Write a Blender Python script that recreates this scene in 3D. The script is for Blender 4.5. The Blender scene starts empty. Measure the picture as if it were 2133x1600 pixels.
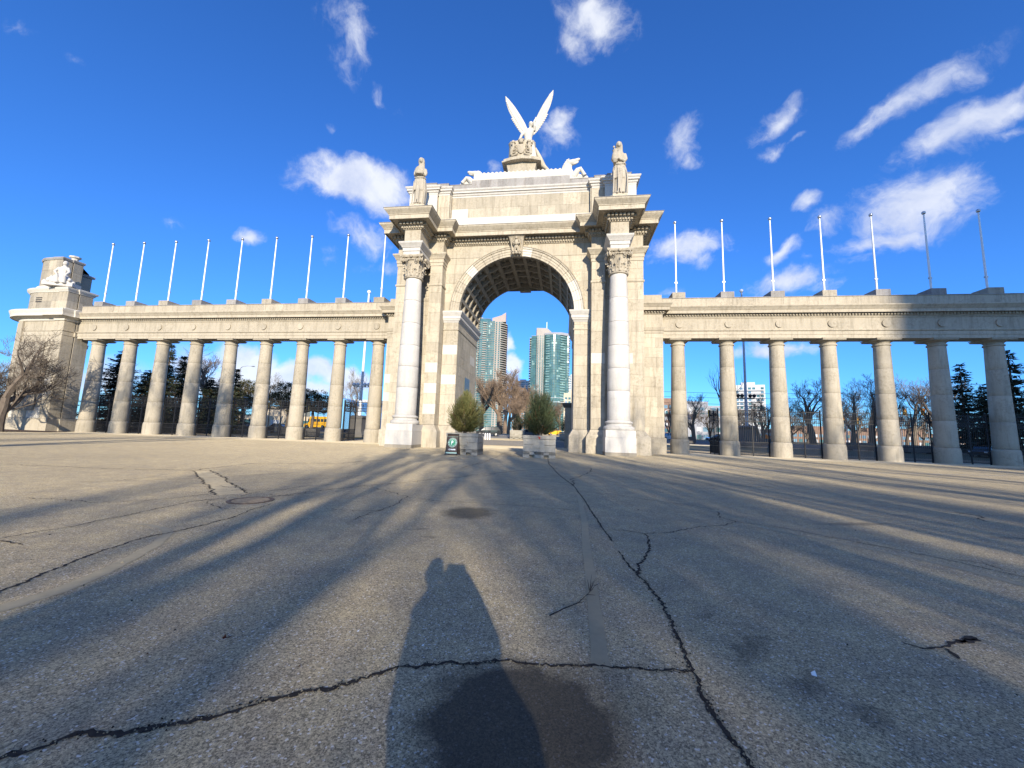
import bpy, bmesh, math, random
from math import sin, cos, pi, radians, sqrt, atan2, hypot
from mathutils import Vector, Matrix

# ------------------------------------------------------------------ camera, world, sun, exposure
SC = bpy.context.scene
COL = SC.collection
CAM = Vector((4.716, -40.407, 1.6))
PITCH, ROLL, YAW, FPX = .1213, .0313, .1355, 818.3342
Rt = Vector((cos(YAW), sin(YAW), 0)); Fw0 = Vector((-sin(YAW), cos(YAW), 0))
Fw = Fw0 * cos(PITCH) + Vector((0, 0, sin(PITCH)))
Up = Fw0 * -sin(PITCH) + Vector((0, 0, cos(PITCH)))
def ray(px, py):
    U = (px - 1066.5) / FPX; V = (800 - py) / FPX
    u = U * cos(ROLL) - V * sin(ROLL); v = U * sin(ROLL) + V * cos(ROLL)
    return Rt * u + Fw + Up * v
def at(px, py, D):
    return CAM + ray(px, py) * D
cam = bpy.data.cameras.new('camera'); camo = bpy.data.objects.new('camera', cam); COL.objects.link(camo)
rx = Rt * cos(ROLL) + Up * sin(ROLL); ry = Up * cos(ROLL) - Rt * sin(ROLL)
M = Matrix((rx, ry, -Fw)).transposed().to_4x4(); M.translation = CAM
camo.matrix_world = M
cam.sensor_width = 36; cam.lens = FPX * 36 / 2133; cam.clip_start = .02; cam.clip_end = 6000
SC.camera = camo
SC.view_settings.view_transform = 'Standard'; SC.view_settings.look = 'None'
SC.view_settings.gamma = 1; SC.view_settings.use_curve_mapping = False
SC.view_settings.exposure = 0.50
SUN = Vector((.23634, -.92166, .30770))         # towards the sun
W = bpy.data.worlds.new('World'); SC.world = W; W.use_nodes = True
SKY_STRENGTH = .092
def build_world():
    nt = W.node_tree; N = nt.nodes; L = nt.links; N.clear()
    out = N.new('ShaderNodeOutputWorld'); bg = N.new('ShaderNodeBackground'); bg.inputs[1].default_value = SKY_STRENGTH
    sky = N.new('ShaderNodeTexSky'); sky.sky_type = 'NISHITA'; sky.sun_disc = False
    sky.sun_elevation = radians(17.92); sky.sun_rotation = atan2(SUN.x, SUN.y)
    sky.altitude = 100; sky.air_density = 1.0; sky.dust_density = .25; sky.ozone_density = 3.5
    tc = N.new('ShaderNodeTexCoord')
    def math(op, a, b=None, c=None, clamp=False):
        n = N.new('ShaderNodeMath'); n.operation = op; n.use_clamp = clamp
        for i, v in enumerate((a, b, c)):
            if v is None: continue
            if isinstance(v, (int, float)): n.inputs[i].default_value = v
            else: L.new(v, n.inputs[i])
        return n.outputs[0]
    def vm(op, a, b=None, s=None):
        n = N.new('ShaderNodeVectorMath'); n.operation = op
        for i, v in enumerate((a, b)):
            if v is None: continue
            if isinstance(v, tuple): n.inputs[i].default_value = v
            else: L.new(v, n.inputs[i])
        if s is not None: n.inputs['Scale'].default_value = s
        return n.outputs[0]
    def noise(vec, scale, det, rough=.55, dist=0):
        n = N.new('ShaderNodeTexNoise'); n.inputs['Scale'].default_value = scale; n.inputs['Detail'].default_value = det
        n.inputs['Roughness'].default_value = rough; n.inputs['Distortion'].default_value = dist
        L.new(vec, n.inputs['Vector']); return n
    d = tc.outputs['Generated']
    w = noise(d, 7, 4); wv = vm('SCALE', vm('SUBTRACT', w.outputs['Color'], (.5, .5, .5)), s=.10)
    dw = vm('ADD', d, wv)
    w2 = noise(dw, 20, 9, .66).outputs[0]
    # (px, py, half length, half width, tilt in degrees, opacity)
    clouds = [(742, 382, 118, 52, 8, 1.5), (770, 410, 70, 34, 25, 1.1), (762, 492, 60, 26, 25, .75), (512, 489, 34, 14, 0, .8),
              (742, 95, 55, 62, 60, .55), (715, 30, 75, 40, 10, .5), (1240, 25, 80, 60, 30, .95), (1215, 75, 50, 40, 0, .6),
              (1160, 285, 58, 34, -50, .7), (1165, 262, 55, 24, -55, .7), (1025, 345, 28, 20, -50, .5),
              (1420, 290, 60, 34, -60, .75), (1432, 320, 34, 26, 0, .5), (1615, 250, 75, 20, -30, .7), (1650, 228, 36, 20, -45, .6),
              (1590, 308, 44, 16, -15, .55), (1640, 292, 40, 8, -25, .4),
              (1900, 210, 190, 30, -33, .75), (1990, 165, 70, 26, -20, .55), (2010, 255, 190, 38, -30, .95), (2100, 215, 90, 26, -15, .8), (1940, 310, 90, 26, -5, .5),
              (2080, 270, 80, 14, -25, .45), (1900, 430, 130, 72, -10, 1.0), (1935, 395, 80, 50, -40, .85), (1850, 500, 130, 26, -14, .85), (1690, 430, 32, 22, 0, .8), (1735, 470, 50, 24, -20, .65),
              (1430, 515, 80, 38, 0, 1.0), (1450, 545, 40, 24, 0, .6), (1640, 585, 95, 26, -5, .95), (1630, 525, 56, 20, -22, .85), (1720, 600, 60, 14, 0, .4), (1780, 515, 60, 12, -15, .5),
              (1400, 610, 30, 10, 0, .5), (1620, 730, 90, 22, 0, 1.0), (1540, 735, 36, 16, 0, .6), (1800, 540, 60, 12, -10, .4),
              (1060, 712, 14, 24, 0, 1.3), (1064, 765, 16, 30, 0, 1.5), (1056, 800, 20, 14, 0, 1.2),
              (522, 762, 70, 40, 10, 1.5), (585, 780, 90, 34, 5, 1.3), (668, 775, 56, 24, 0, 1.5), (720, 790, 60, 30, 0, 1.4), (640, 815, 150, 22, 0, 1.1), (500, 800, 120, 30, 0, 1.3), (400, 760, 60, 40, 0, 1.0), (430, 700, 60, 22, 0, .5),
              (200, 800, 260, 40, 0, .8), (1680, 540, 30, 10, 0, .4), (60, 60, 45, 16, 30, .22), (175, 132, 30, 10, 30, .18), (355, 470, 26, 12, 0, .25),
              (680, 522, 20, 20, 50, .35), (800, 190, 24, 12, 30, .4), (675, 264, 14, 8, 0, .3), (840, 225, 14, 12, 0, .2), (800, 550, 60, 20, 0, .35), (150, 700, 90, 16, 0, .3)]
    acc = None
    for (px, py, a, b, tilt, op) in clouds:
        c = ray(px, py).normalized(); t = radians(tilt)
        e1 = (ray(px + 30 * cos(t), py + 30 * sin(t)).normalized() - c); 
        e1 = (e1 - c * e1.dot(c)).normalized(); e2 = c.cross(e1).normalized()
        sa = (ray(px + a * cos(t), py + a * sin(t)).normalized() - c).length * 1.36
        sb = (ray(px - b * sin(t), py + b * cos(t)).normalized() - c).length * 1.36
        mp = N.new('ShaderNodeMapping'); mp.vector_type = 'TEXTURE'
        mp.inputs['Location'].default_value = c; mp.inputs['Rotation'].default_value = Matrix((e1, e2, c)).transposed().to_euler()
        mp.inputs['Scale'].default_value = (sa, sb, 1.2); L.new(dw, mp.inputs[0])
        ln = vm('LENGTH', mp.outputs[0]); n = nt.nodes[-1]; ln = n.outputs['Value']
        m = math('MULTIPLY', math('SUBTRACT', 1.0, ln, clamp=True), op)
        acc = m if acc is None else math('MAXIMUM', acc, m)
    dens = math('ADD', acc, math('MULTIPLY', math('SUBTRACT', w2, .55), 1.35))
    gate = N.new('ShaderNodeMapRange'); gate.interpolation_type = 'SMOOTHSTEP'; gate.inputs['From Min'].default_value = .0; gate.inputs['From Max'].default_value = .16; L.new(acc, gate.inputs[0])
    mr = N.new('ShaderNodeMapRange'); mr.interpolation_type = 'SMOOTHSTEP'
    mr.inputs['From Min'].default_value = .02; mr.inputs['From Max'].default_value = .84; L.new(dens, mr.inputs[0])
    fac = math('MULTIPLY', math('MULTIPLY', mr.outputs[0], gate.outputs[0]), .88)
    # unseen clouds added behind the view to turn the ambient light more neutral
    dt = N.new('ShaderNodeVectorMath'); dt.operation = 'DOT_PRODUCT'; L.new(d, dt.inputs[0]); dt.inputs[1].default_value = tuple(-Fw0)
    bk = N.new('ShaderNodeMapRange'); bk.interpolation_type = 'SMOOTHSTEP'; bk.inputs['From Min'].default_value = -.45; bk.inputs['From Max'].default_value = -.15; L.new(dt.outputs['Value'], bk.inputs[0])
    wb = noise(dw, 2.6, 7, .60).outputs[0]; mb_ = N.new('ShaderNodeMapRange'); mb_.interpolation_type = 'SMOOTHSTEP'; mb_.inputs['From Min'].default_value = .50; mb_.inputs['From Max'].default_value = .64; L.new(wb, mb_.inputs[0])
    fac = math('MAXIMUM', fac, math('MULTIPLY', math('MULTIPLY', bk.outputs[0], mb_.outputs[0]), .9))
    # cloud tone: bright body, greyer in the thick lower folds
    w3 = noise(dw, 9, 5, .6).outputs[0]
    cr = N.new('ShaderNodeValToRGB'); cr.color_ramp.elements[0].position = .34; cr.color_ramp.elements[0].color = (4.9, 5.5, 7.2, 1)
    cr.color_ramp.elements[1].position = .62; cr.color_ramp.elements[1].color = (7.8, 8.0, 8.4, 1); L.new(w3, cr.inputs[0])
    hs = N.new('ShaderNodeHueSaturation'); hs.inputs['Saturation'].default_value = 1.0; hs.inputs['Value'].default_value = 1.0; tn = N.new('ShaderNodeMix'); tn.data_type = 'RGBA'; tn.blend_type = 'MULTIPLY'; tn.inputs[0].default_value = 1; tn.inputs[7].default_value = (.50, 1.10, 1.98, 1); L.new(sky.outputs[0], tn.inputs[6]); L.new(tn.outputs[2], hs.inputs['Color'])
    mx = N.new('ShaderNodeMix'); mx.data_type = 'RGBA'; L.new(fac, mx.inputs[0]); L.new(hs.outputs[0], mx.inputs[6]); L.new(cr.outputs[0], mx.inputs[7])
    L.new(mx.outputs[2], bg.inputs[0]); L.new(bg.outputs[0], out.inputs[0])
    W.cycles.sampling_method = 'MANUAL'; W.cycles.sample_map_resolution = 512
build_world()
sun = bpy.data.lights.new('sun', 'SUN'); sun.energy = 5.0; sun.angle = radians(.53); sun.color = (1, .90, .74)
suno = bpy.data.objects.new('sun', sun); COL.objects.link(suno); suno.location = (0, -60, 60)
suno.rotation_euler = SUN.to_track_quat('Z', 'Y').to_euler()
SC.cycles.max_bounces = 6; SC.cycles.diffuse_bounces = 3; SC.cycles.glossy_bounces = 2; SC.cycles.transmission_bounces = 3
SC.cycles.use_denoising = True; SC.cycles.sample_clamp_indirect = 4

# ------------------------------------------------------------------ helpers
def G(x, y):                                           # the ground rises a little behind the gates
    t = min(1, max(0, (y - 8) / 36)); return .9 * t * t * (3 - 2 * t)
def link(o, parent=None):
    COL.objects.link(o)
    if parent is not None: o.parent = parent
    return o
def tag(o, label=None, cat=None, group=None, kind=None):
    if label: o['label'] = label
    if cat: o['category'] = cat
    if group: o['group'] = group
    if kind: o['kind'] = kind
    return o
def thing(name, label, cat, loc=(0, 0, 0), rz=0, group=None):
    o = bpy.data.objects.new(name, None); o.empty_display_size = .3; o.location = loc; o.rotation_euler = (0, 0, rz); link(o)
    return tag(o, label, cat, group)
def part(name, mesh, parent, loc=(0, 0, 0), scale=None, rz=0, label=None):
    o = bpy.data.objects.new(name, mesh); link(o, parent); o.location = loc
    if scale: o.scale = scale
    if rz: o.rotation_euler = (0, 0, rz)
    if label: o['label'] = label
    return o
def copy_tree(o, parent=None):
    c = o.copy(); link(c, parent)
    for ch in o.children: copy_tree(ch, c)
    return c
class MB:
    def __init__(s): s.v = []; s.f = []; s.m = []; s.sm = []
    def add(s, vs, fs, mi=0, sm=False):
        b = len(s.v); s.v += [tuple(q) for q in vs]
        for f in fs: s.f.append(tuple(i + b for i in f)); s.m.append(mi); s.sm.append(sm)
    def box(s, x0, x1, y0, y1, z0, z1, mi=0):
        s.add([(x0, y0, z0), (x1, y0, z0), (x1, y1, z0), (x0, y1, z0), (x0, y0, z1), (x1, y0, z1), (x1, y1, z1), (x0, y1, z1)],
              [(0, 3, 2, 1), (4, 5, 6, 7), (0, 1, 5, 4), (1, 2, 6, 5), (2, 3, 7, 6), (3, 0, 4, 7)], mi)
    def lathe(s, prof, n=24, c=(0, 0), mi=0, sm=True, cap=True):
        vs = [(c[0] + r * cos(2 * pi * k / n), c[1] + r * sin(2 * pi * k / n), z) for r, z in prof for k in range(n)]
        fs = [(i * n + k, i * n + (k + 1) % n, (i + 1) * n + (k + 1) % n, (i + 1) * n + k) for i in range(len(prof) - 1) for k in range(n)]
        s.add(vs, fs, mi, sm)
        if cap:
            b = len(s.v) - len(vs)
            s.f.append(tuple(b + k for k in range(n))[::-1]); s.m.append(mi); s.sm.append(False)
            s.f.append(tuple(len(s.v) - n + k for k in range(n))); s.m.append(mi); s.sm.append(False)
    def tube(s, pts, rad, n=6, mi=0, sm=True, cap=True):
        pts = [Vector(p) for p in pts]; vs = []; prev = None
        for i, p in enumerate(pts):
            t = (pts[min(i + 1, len(pts) - 1)] - pts[max(i - 1, 0)]).normalized()
            if prev is None:
                a = Vector((0, 0, 1)) if abs(t.z) < .9 else Vector((1, 0, 0))
                u = t.cross(a).normalized()
            else:
                u = (prev - t * prev.dot(t)).normalized()
            prev = u; w = t.cross(u); r = rad[i] if isinstance(rad, (list, tuple)) else rad
            for k in range(n): vs.append(p + u * (r * cos(2 * pi * k / n)) + w * (r * sin(2 * pi * k / n)))
        fs = [(i * n + k, i * n + (k + 1) % n, (i + 1) * n + (k + 1) % n, (i + 1) * n + k) for i in range(len(pts) - 1) for k in range(n)]
        if cap: fs += [tuple(range(n))[::-1], tuple((len(pts) - 1) * n + k for k in range(n))]
        s.add(vs, fs, mi, sm)
    def ball(s, c, r, n=10, m=6, mi=0, sx=1, sy=1, sz=1, rot=None):
        vs = []
        for i in range(m + 1):
            ph = pi * i / m
            for k in range(n):
                v = Vector((r * sx * sin(ph) * cos(2 * pi * k / n), r * sy * sin(ph) * sin(2 * pi * k / n), r * sz * cos(ph)))
                if rot is not None: v = rot @ v
                vs.append(v + Vector(c))
        fs = [(i * n + k, (i + 1) * n + k, (i + 1) * n + (k + 1) % n, i * n + (k + 1) % n) for i in range(m) for k in range(n)]
        s.add(vs, fs, mi, True)
    def loft(s, rings, mi=0, sm=True, cap=True):
        n = len(rings[0]); vs = [p for r in rings for p in r]
        fs = [(i * n + k, i * n + (k + 1) % n, (i + 1) * n + (k + 1) % n, (i + 1) * n + k) for i in range(len(rings) - 1) for k in range(n)]
        if cap: fs += [tuple(range(n))[::-1], tuple((len(rings) - 1) * n + k for k in range(n))]
        s.add(vs, fs, mi, sm)
    def sweep(s, path, prof, closed=True, mi=0, cap=True):
        # path ccw seen from above; prof = (outward offset, z)
        n = len(path); P = [Vector(p) for p in path]; nr = []
        for i in range(n):
            def en(a, b): t = (b - a).normalized(); return Vector((t.y, -t.x))
            if closed: n1, n2 = en(P[i - 1], P[i]), en(P[i], P[(i + 1) % n])
            else:
                n1 = en(P[i - 1], P[i]) if i > 0 else en(P[i], P[i + 1]); n2 = en(P[i], P[i + 1]) if i < n - 1 else n1
            q = n1 + n2; nr.append(q / max(.6, q.dot(n1)))
        m = len(prof); vs = [(P[i].x + nr[i].x * o, P[i].y + nr[i].y * o, z) for i in range(n) for o, z in prof]
        fs = []
        for i in range(n if closed else n - 1):
            j = (i + 1) % n
            for k in range(m - 1): fs.append((i * m + k, j * m + k, j * m + k + 1, i * m + k + 1))
        s.add(vs, fs, mi)
        if closed and cap:
            b = len(s.v) - len(vs)
            s.f.append(tuple(b + i * m for i in range(n))[::-1]); s.m.append(mi); s.sm.append(False)
            s.f.append(tuple(b + i * m + m - 1 for i in range(n))); s.m.append(mi); s.sm.append(False)
        elif not closed:
            b = len(s.v) - len(vs)
            s.f.append(tuple(b + k for k in range(m))); s.m.append(mi); s.sm.append(False)
            s.f.append(tuple(b + (n - 1) * m + k for k in range(m))[::-1]); s.m.append(mi); s.sm.append(False)
    def mesh(s, name, mats):
        me = bpy.data.meshes.new(name); me.from_pydata(s.v, [], s.f)
        for m in (mats if isinstance(mats, (list, tuple)) else [mats]): me.materials.append(m)
        me.polygons.foreach_set('material_index', s.m); me.polygons.foreach_set('use_smooth', s.sm); me.update(); me.set_sharp_from_angle(angle=radians(38)); return me
    def build(s, name, mats, parent=None, loc=(0, 0, 0), kind=None, label=None, rz=0):
        o = part(name, s.mesh(name, mats), parent, loc, label=label, rz=rz)
        if kind: o['kind'] = kind
        return o
def fuse(o, size, smooth=True):
    m = o.modifiers.new('fuse', 'REMESH'); m.mode = 'VOXEL'; m.voxel_size = size; m.use_smooth_shade = smooth
    return o

# ------------------------------------------------------------------ materials
class NT:
    def __init__(s, name, rough=.8):
        s.mat = bpy.data.materials.new(name); s.mat.use_nodes = True; s.nt = s.mat.node_tree; s.N = s.nt.nodes; s.L = s.nt.links
        s.b = s.N['Principled BSDF']; s.b.inputs['Roughness'].default_value = rough; s.b.inputs['Specular IOR Level'].default_value = .3
        s.pos = s.N.new('ShaderNodeNewGeometry').outputs['Position']
    def set(s, inp, v):
        if isinstance(v, (int, float)): inp.default_value = v
        elif isinstance(v, tuple): inp.default_value = v if len(v) == 4 or len(inp.default_value) == 3 else (*v, 1)
        else: s.L.new(v, inp)
    def noise(s, scale, det=4, rough=.55, vec=None, dist=0):
        n = s.N.new('ShaderNodeTexNoise'); n.inputs['Scale'].default_value = scale; n.inputs['Detail'].default_value = det
        n.inputs['Roughness'].default_value = rough; n.inputs['Distortion'].default_value = dist; s.L.new(vec or s.pos, n.inputs['Vector']); return n.outputs[0]
    def vor(s, scale, vec=None, out=0, feat='F1'):
        n = s.N.new('ShaderNodeTexVoronoi'); n.feature = feat; n.inputs['Scale'].default_value = scale; s.L.new(vec or s.pos, n.inputs['Vector']); return n.outputs[out]
    def scale(s, v3, vec=None):
        n = s.N.new('ShaderNodeVectorMath'); n.operation = 'MULTIPLY'; s.L.new(vec or s.pos, n.inputs[0]); n.inputs[1].default_value = v3; return n.outputs[0]
    def mr(s, v, a, b, c=0., d=1.):
        n = s.N.new('ShaderNodeMapRange'); s.set(n.inputs[0], v); n.inputs[1].default_value = a; n.inputs[2].default_value = b; n.inputs[3].default_value = c; n.inputs[4].default_value = d; return n.outputs[0]
    def math(s, op, a, b=0., clamp=False):
        n = s.N.new('ShaderNodeMath'); n.operation = op; n.use_clamp = clamp; s.set(n.inputs[0], a); s.set(n.inputs[1], b); return n.outputs[0]
    def mix(s, f, a, b, mode='MIX'):
        n = s.N.new('ShaderNodeMix'); n.data_type = 'RGBA'; n.blend_type = mode; s.set(n.inputs[0], f); s.set(n.inputs[6], a); s.set(n.inputs[7], b); return n.outputs[2]
    def rnd(s): return s.N.new('ShaderNodeObjectInfo').outputs['Random']
    def hsv(s, col, val): 
        n = s.N.new('ShaderNodeHueSaturation'); s.set(n.inputs['Color'], col); s.set(n.inputs['Value'], val); return n.outputs[0]
    def color(s, c): s.set(s.b.inputs['Base Color'], c); return s
    def bump(s, h, strength, dist=.02):
        n = s.N.new('ShaderNodeBump'); n.inputs['Strength'].default_value = strength; n.inputs['Distance'].default_value = dist; s.L.new(h, n.inputs['Height']); s.L.new(n.outputs[0], s.b.inputs['Normal']); return s
MATS = {}
def stone(name, c1, c2, stain=None, rnd=.22, stain_amt=.5, scale=1.0, pit=True):
    t = NT(name, .88)
    big = t.mr(t.noise(.8 * scale, 5, .65), .35, .68); fine = t.mr(t.noise(9, 5, .7), .3, .7)
    c = t.mix(big, c1, c2)
    c = t.mix(t.mr(fine, 0, 1, .0, .35), c, tuple(x * .72 for x in c1))
    if stain:
        sv = t.noise(1.3, 6, .7, t.scale((2.4, 2.4, .26)))
        c = t.mix(t.mr(sv, .49, .74, 0, stain_amt), c, stain)
        c = t.mix(t.math('MULTIPLY', t.mr(t.noise(5, 6, .75), .48, .62, 0, stain_amt * .75), t.mr(t.noise(.5, 3, .6), .40, .62, .1, 1)), c, stain)
    if pit:
        pt = t.noise(26, 3, .6); c = t.mix(t.mr(pt, .58, .72, 0, .35), c, tuple(x * .5 for x in c1))
    v = t.mr(t.rnd(), 0, 1, 1 - rnd, 1 + rnd * .75)
    t.color(t.hsv(c, v)); t.bump(t.math('ADD', fine, t.noise(40, 3)), .35, .012)
    MATS[name] = t.mat; return t.mat
LIME = stone('weathered_limestone', (.545, .48, .37), (.465, .41, .315), (.25, .21, .15), .11, .8)
LIMEC = stone('limestone_of_colonnade', (.485, .425, .325), (.42, .37, .285), (.21, .18, .13), .11, .65)
LIMEW = stone('pale_replacement_stone', (.64, .60, .52), (.59, .55, .475), (.5, .45, .35), .05, .2, pit=False)
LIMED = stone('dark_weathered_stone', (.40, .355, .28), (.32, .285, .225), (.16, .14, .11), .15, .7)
COLW = stone('white_column_stone', (.62, .59, .54), (.57, .54, .49), (.40, .38, .34), .07, .55, pit=False)
CARVE = stone('carved_stone', (.52, .455, .35), (.43, .375, .285), (.22, .185, .13), .03, .7)
STAT = stone('statue_stone', (.50, .445, .355), (.41, .365, .29), (.22, .19, .14), .0, .6)
WHITE = stone('white_cast_stone', (.60, .57, .50), (.53, .50, .435), (.55, .5, .43), .0, .25, pit=False)
JOINT = stone('mortar', (.40, .35, .275), (.34, .30, .24), None, 0, pit=False)
LEAD = stone('lead_flashing', (.36, .34, .32), (.27, .26, .245), (.12, .09, .07), .16, .5, pit=False)
PLANT = stone('cast_concrete', (.43, .40, .335), (.36, .335, .28), (.2, .185, .15), .06, .6)
DARKST = stone('dark_pedestal_stone', (.15, .14, .125), (.11, .105, .1), None, .05)
def simple(name, col, rough=.6, metal=0, var=.12, scale=3, spec=.3, coat=0, rnd=0):
    t = NT(name, rough); n = t.noise(scale, 4, .6); c = t.mix(t.mr(n, .3, .7), tuple(x * (1 - var) for x in col), tuple(min(1, x * (1 + var)) for x in col))
    if rnd: c = t.hsv(c, t.mr(t.rnd(), 0, 1, 1 - rnd, 1 + rnd))
    t.color(c); t.b.inputs['Metallic'].default_value = metal; t.b.inputs['Specular IOR Level'].default_value = spec; t.b.inputs['Coat Weight'].default_value = coat
    return t.mat
IRON = simple('black_iron', (.018, .018, .02), .5)
WPAINT = simple('white_paint', (.80, .81, .82), .35, var=.05)
GPAINT = simple('grey_galvanised_steel', (.42, .44, .47), .45, .3)
STEEL = simple('bare_steel_ball', (.55, .56, .58), .25, .8)
BLACKP = simple('black_car_paint', (.012, .013, .016), .18, coat=1, spec=.5)
GREYP = simple('grey_car_paint', (.10, .11, .12), .25, coat=1, spec=.5)
SILVP = simple('silver_car_paint', (.5, .51, .53), .25, coat=1, spec=.5)
GLASSD = simple('dark_glass', (.02, .025, .03), .06, spec=.8)
RUBBER = simple('rubber', (.02, .02, .02), .8)
CHROME = simple('wheel_alloy', (.45, .45, .46), .3, .7)
YELL = simple('yellow_paint', (.80, .42, .015), .4, var=.05)
TLY = simple('traffic_yellow', (.75, .40, .02), .5)
ORNG = simple('orange_sheeting', (.85, .22, .03), .6)
LAMPR = simple('red_lens', (.5, .02, .02), .3)
LAMPW = simple('clear_lens', (.75, .75, .72), .2)
BLUET = simple('blue_membrane', (.16, .42, .72), .5, var=.08, scale=.3)
WHT2 = simple('white_cladding', (.52, .53, .54), .6, var=.06, scale=.2)
BEIGE = simple('beige_cladding', (.56, .47, .34), .8, var=.06, scale=.2)
CONC = simple('tower_concrete', (.37, .335, .30), .8, var=.07, scale=.1)
GREYC = simple('grey_cladding', (.30, .31, .34), .7, var=.07, scale=.2)
BRICKM = simple('brown_brick_cladding', (.23, .15, .11), .85, var=.15, scale=.5)
GREENR = simple('copper_green', (.18, .34, .27), .7)
FLAGR = simple('red_cloth', (.55, .02, .03), .8); FLAGB = simple('blue_cloth', (.02, .05, .32), .8)
SOIL = simple('soil_and_leaf_litter', (.10, .062, .04), .95, var=.5, scale=4)
SKIN = simple('skin', (.55, .36, .27), .5); HAIR = simple('dark_hair', (.03, .02, .015), .6); COAT = simple('dark_wool_coat', (.03, .033, .045), .9); DENIM = simple('denim', (.05, .07, .13), .9)
BOARD = simple('brown_sign_board', (.085, .062, .052), .5); SGREEN = simple('sign_green', (.06, .30, .17), .5); SLIGHT = simple('sign_pale_green', (.42, .62, .52), .5); SWHITE = simple('sign_white', (.8, .8, .78), .5)
REDC = simple('red_tape', (.5, .04, .02), .6); BRONZE = simple('bronze_plaque', (.16, .15, .10), .4, .5)
PAPER = simple('white_paper', (.8, .8, .78), .8)
def glasswall(name, c, rough, rnd=.35):
    t = NT(name, rough); t.b.inputs['Specular IOR Level'].default_value = .6
    t.color(t.hsv(t.mix(t.mr(t.noise(.12, 3), .35, .65), c, tuple(min(1, x * 1.5 + .02) for x in c)), 1.0)); return t.mat
GL1 = glasswall('green_glass', (.045, .115, .11), .14); GL2 = glasswall('dark_green_glass', (.04, .11, .12), .1); GL3 = glasswall('pale_glass', (.15, .25, .235), .25); GL4 = glasswall('blue_grey_glass', (.10, .17, .23), .1)
def bark(name, c):
    t = NT(name, .9); n = t.noise(6, 5, .7, t.scale((1, 1, .3))); t.color(t.mix(t.mr(n, .35, .65), tuple(x * .6 for x in c), c)); t.bump(n, .6, .03); return t.mat
BARK = bark('grey_brown_bark', (.19, .15, .115)); BARKO = bark('orange_brown_twigs', (.25, .18, .125)); BARKL = bark('light_bark', (.24, .20, .155)); BARKD = bark('dark_bark', (.045, .035, .03))
def leafm(name, c1, c2):
    t = NT(name, .7); n = t.noise(1.3, 3, .6); f = t.noise(14, 2)
    c = t.mix(t.mr(n, .35, .65), c1, c2); c = t.hsv(c, t.mr(f, .3, .7, .65, 1.35)); t.color(c); t.b.inputs['Subsurface Weight'].default_value = 0; return t.mat
SPRUCE = leafm('spruce_needles', (.022, .035, .018), (.05, .058, .028)); PINE = leafm('pine_needles', (.055, .065, .022), (.12, .10, .04)); DARKCON = leafm('dark_conifer_needles', (.012, .02, .012), (.026, .036, .018))
YEW = leafm('yew_needles', (.10, .105, .032), (.17, .155, .055)); YEWD = leafm('dark_yew_needles', (.030, .045, .022), (.055, .07, .03)); BROWNL = leafm('dead_brown_needles', (.16, .075, .035), (.11, .06, .03))

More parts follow.
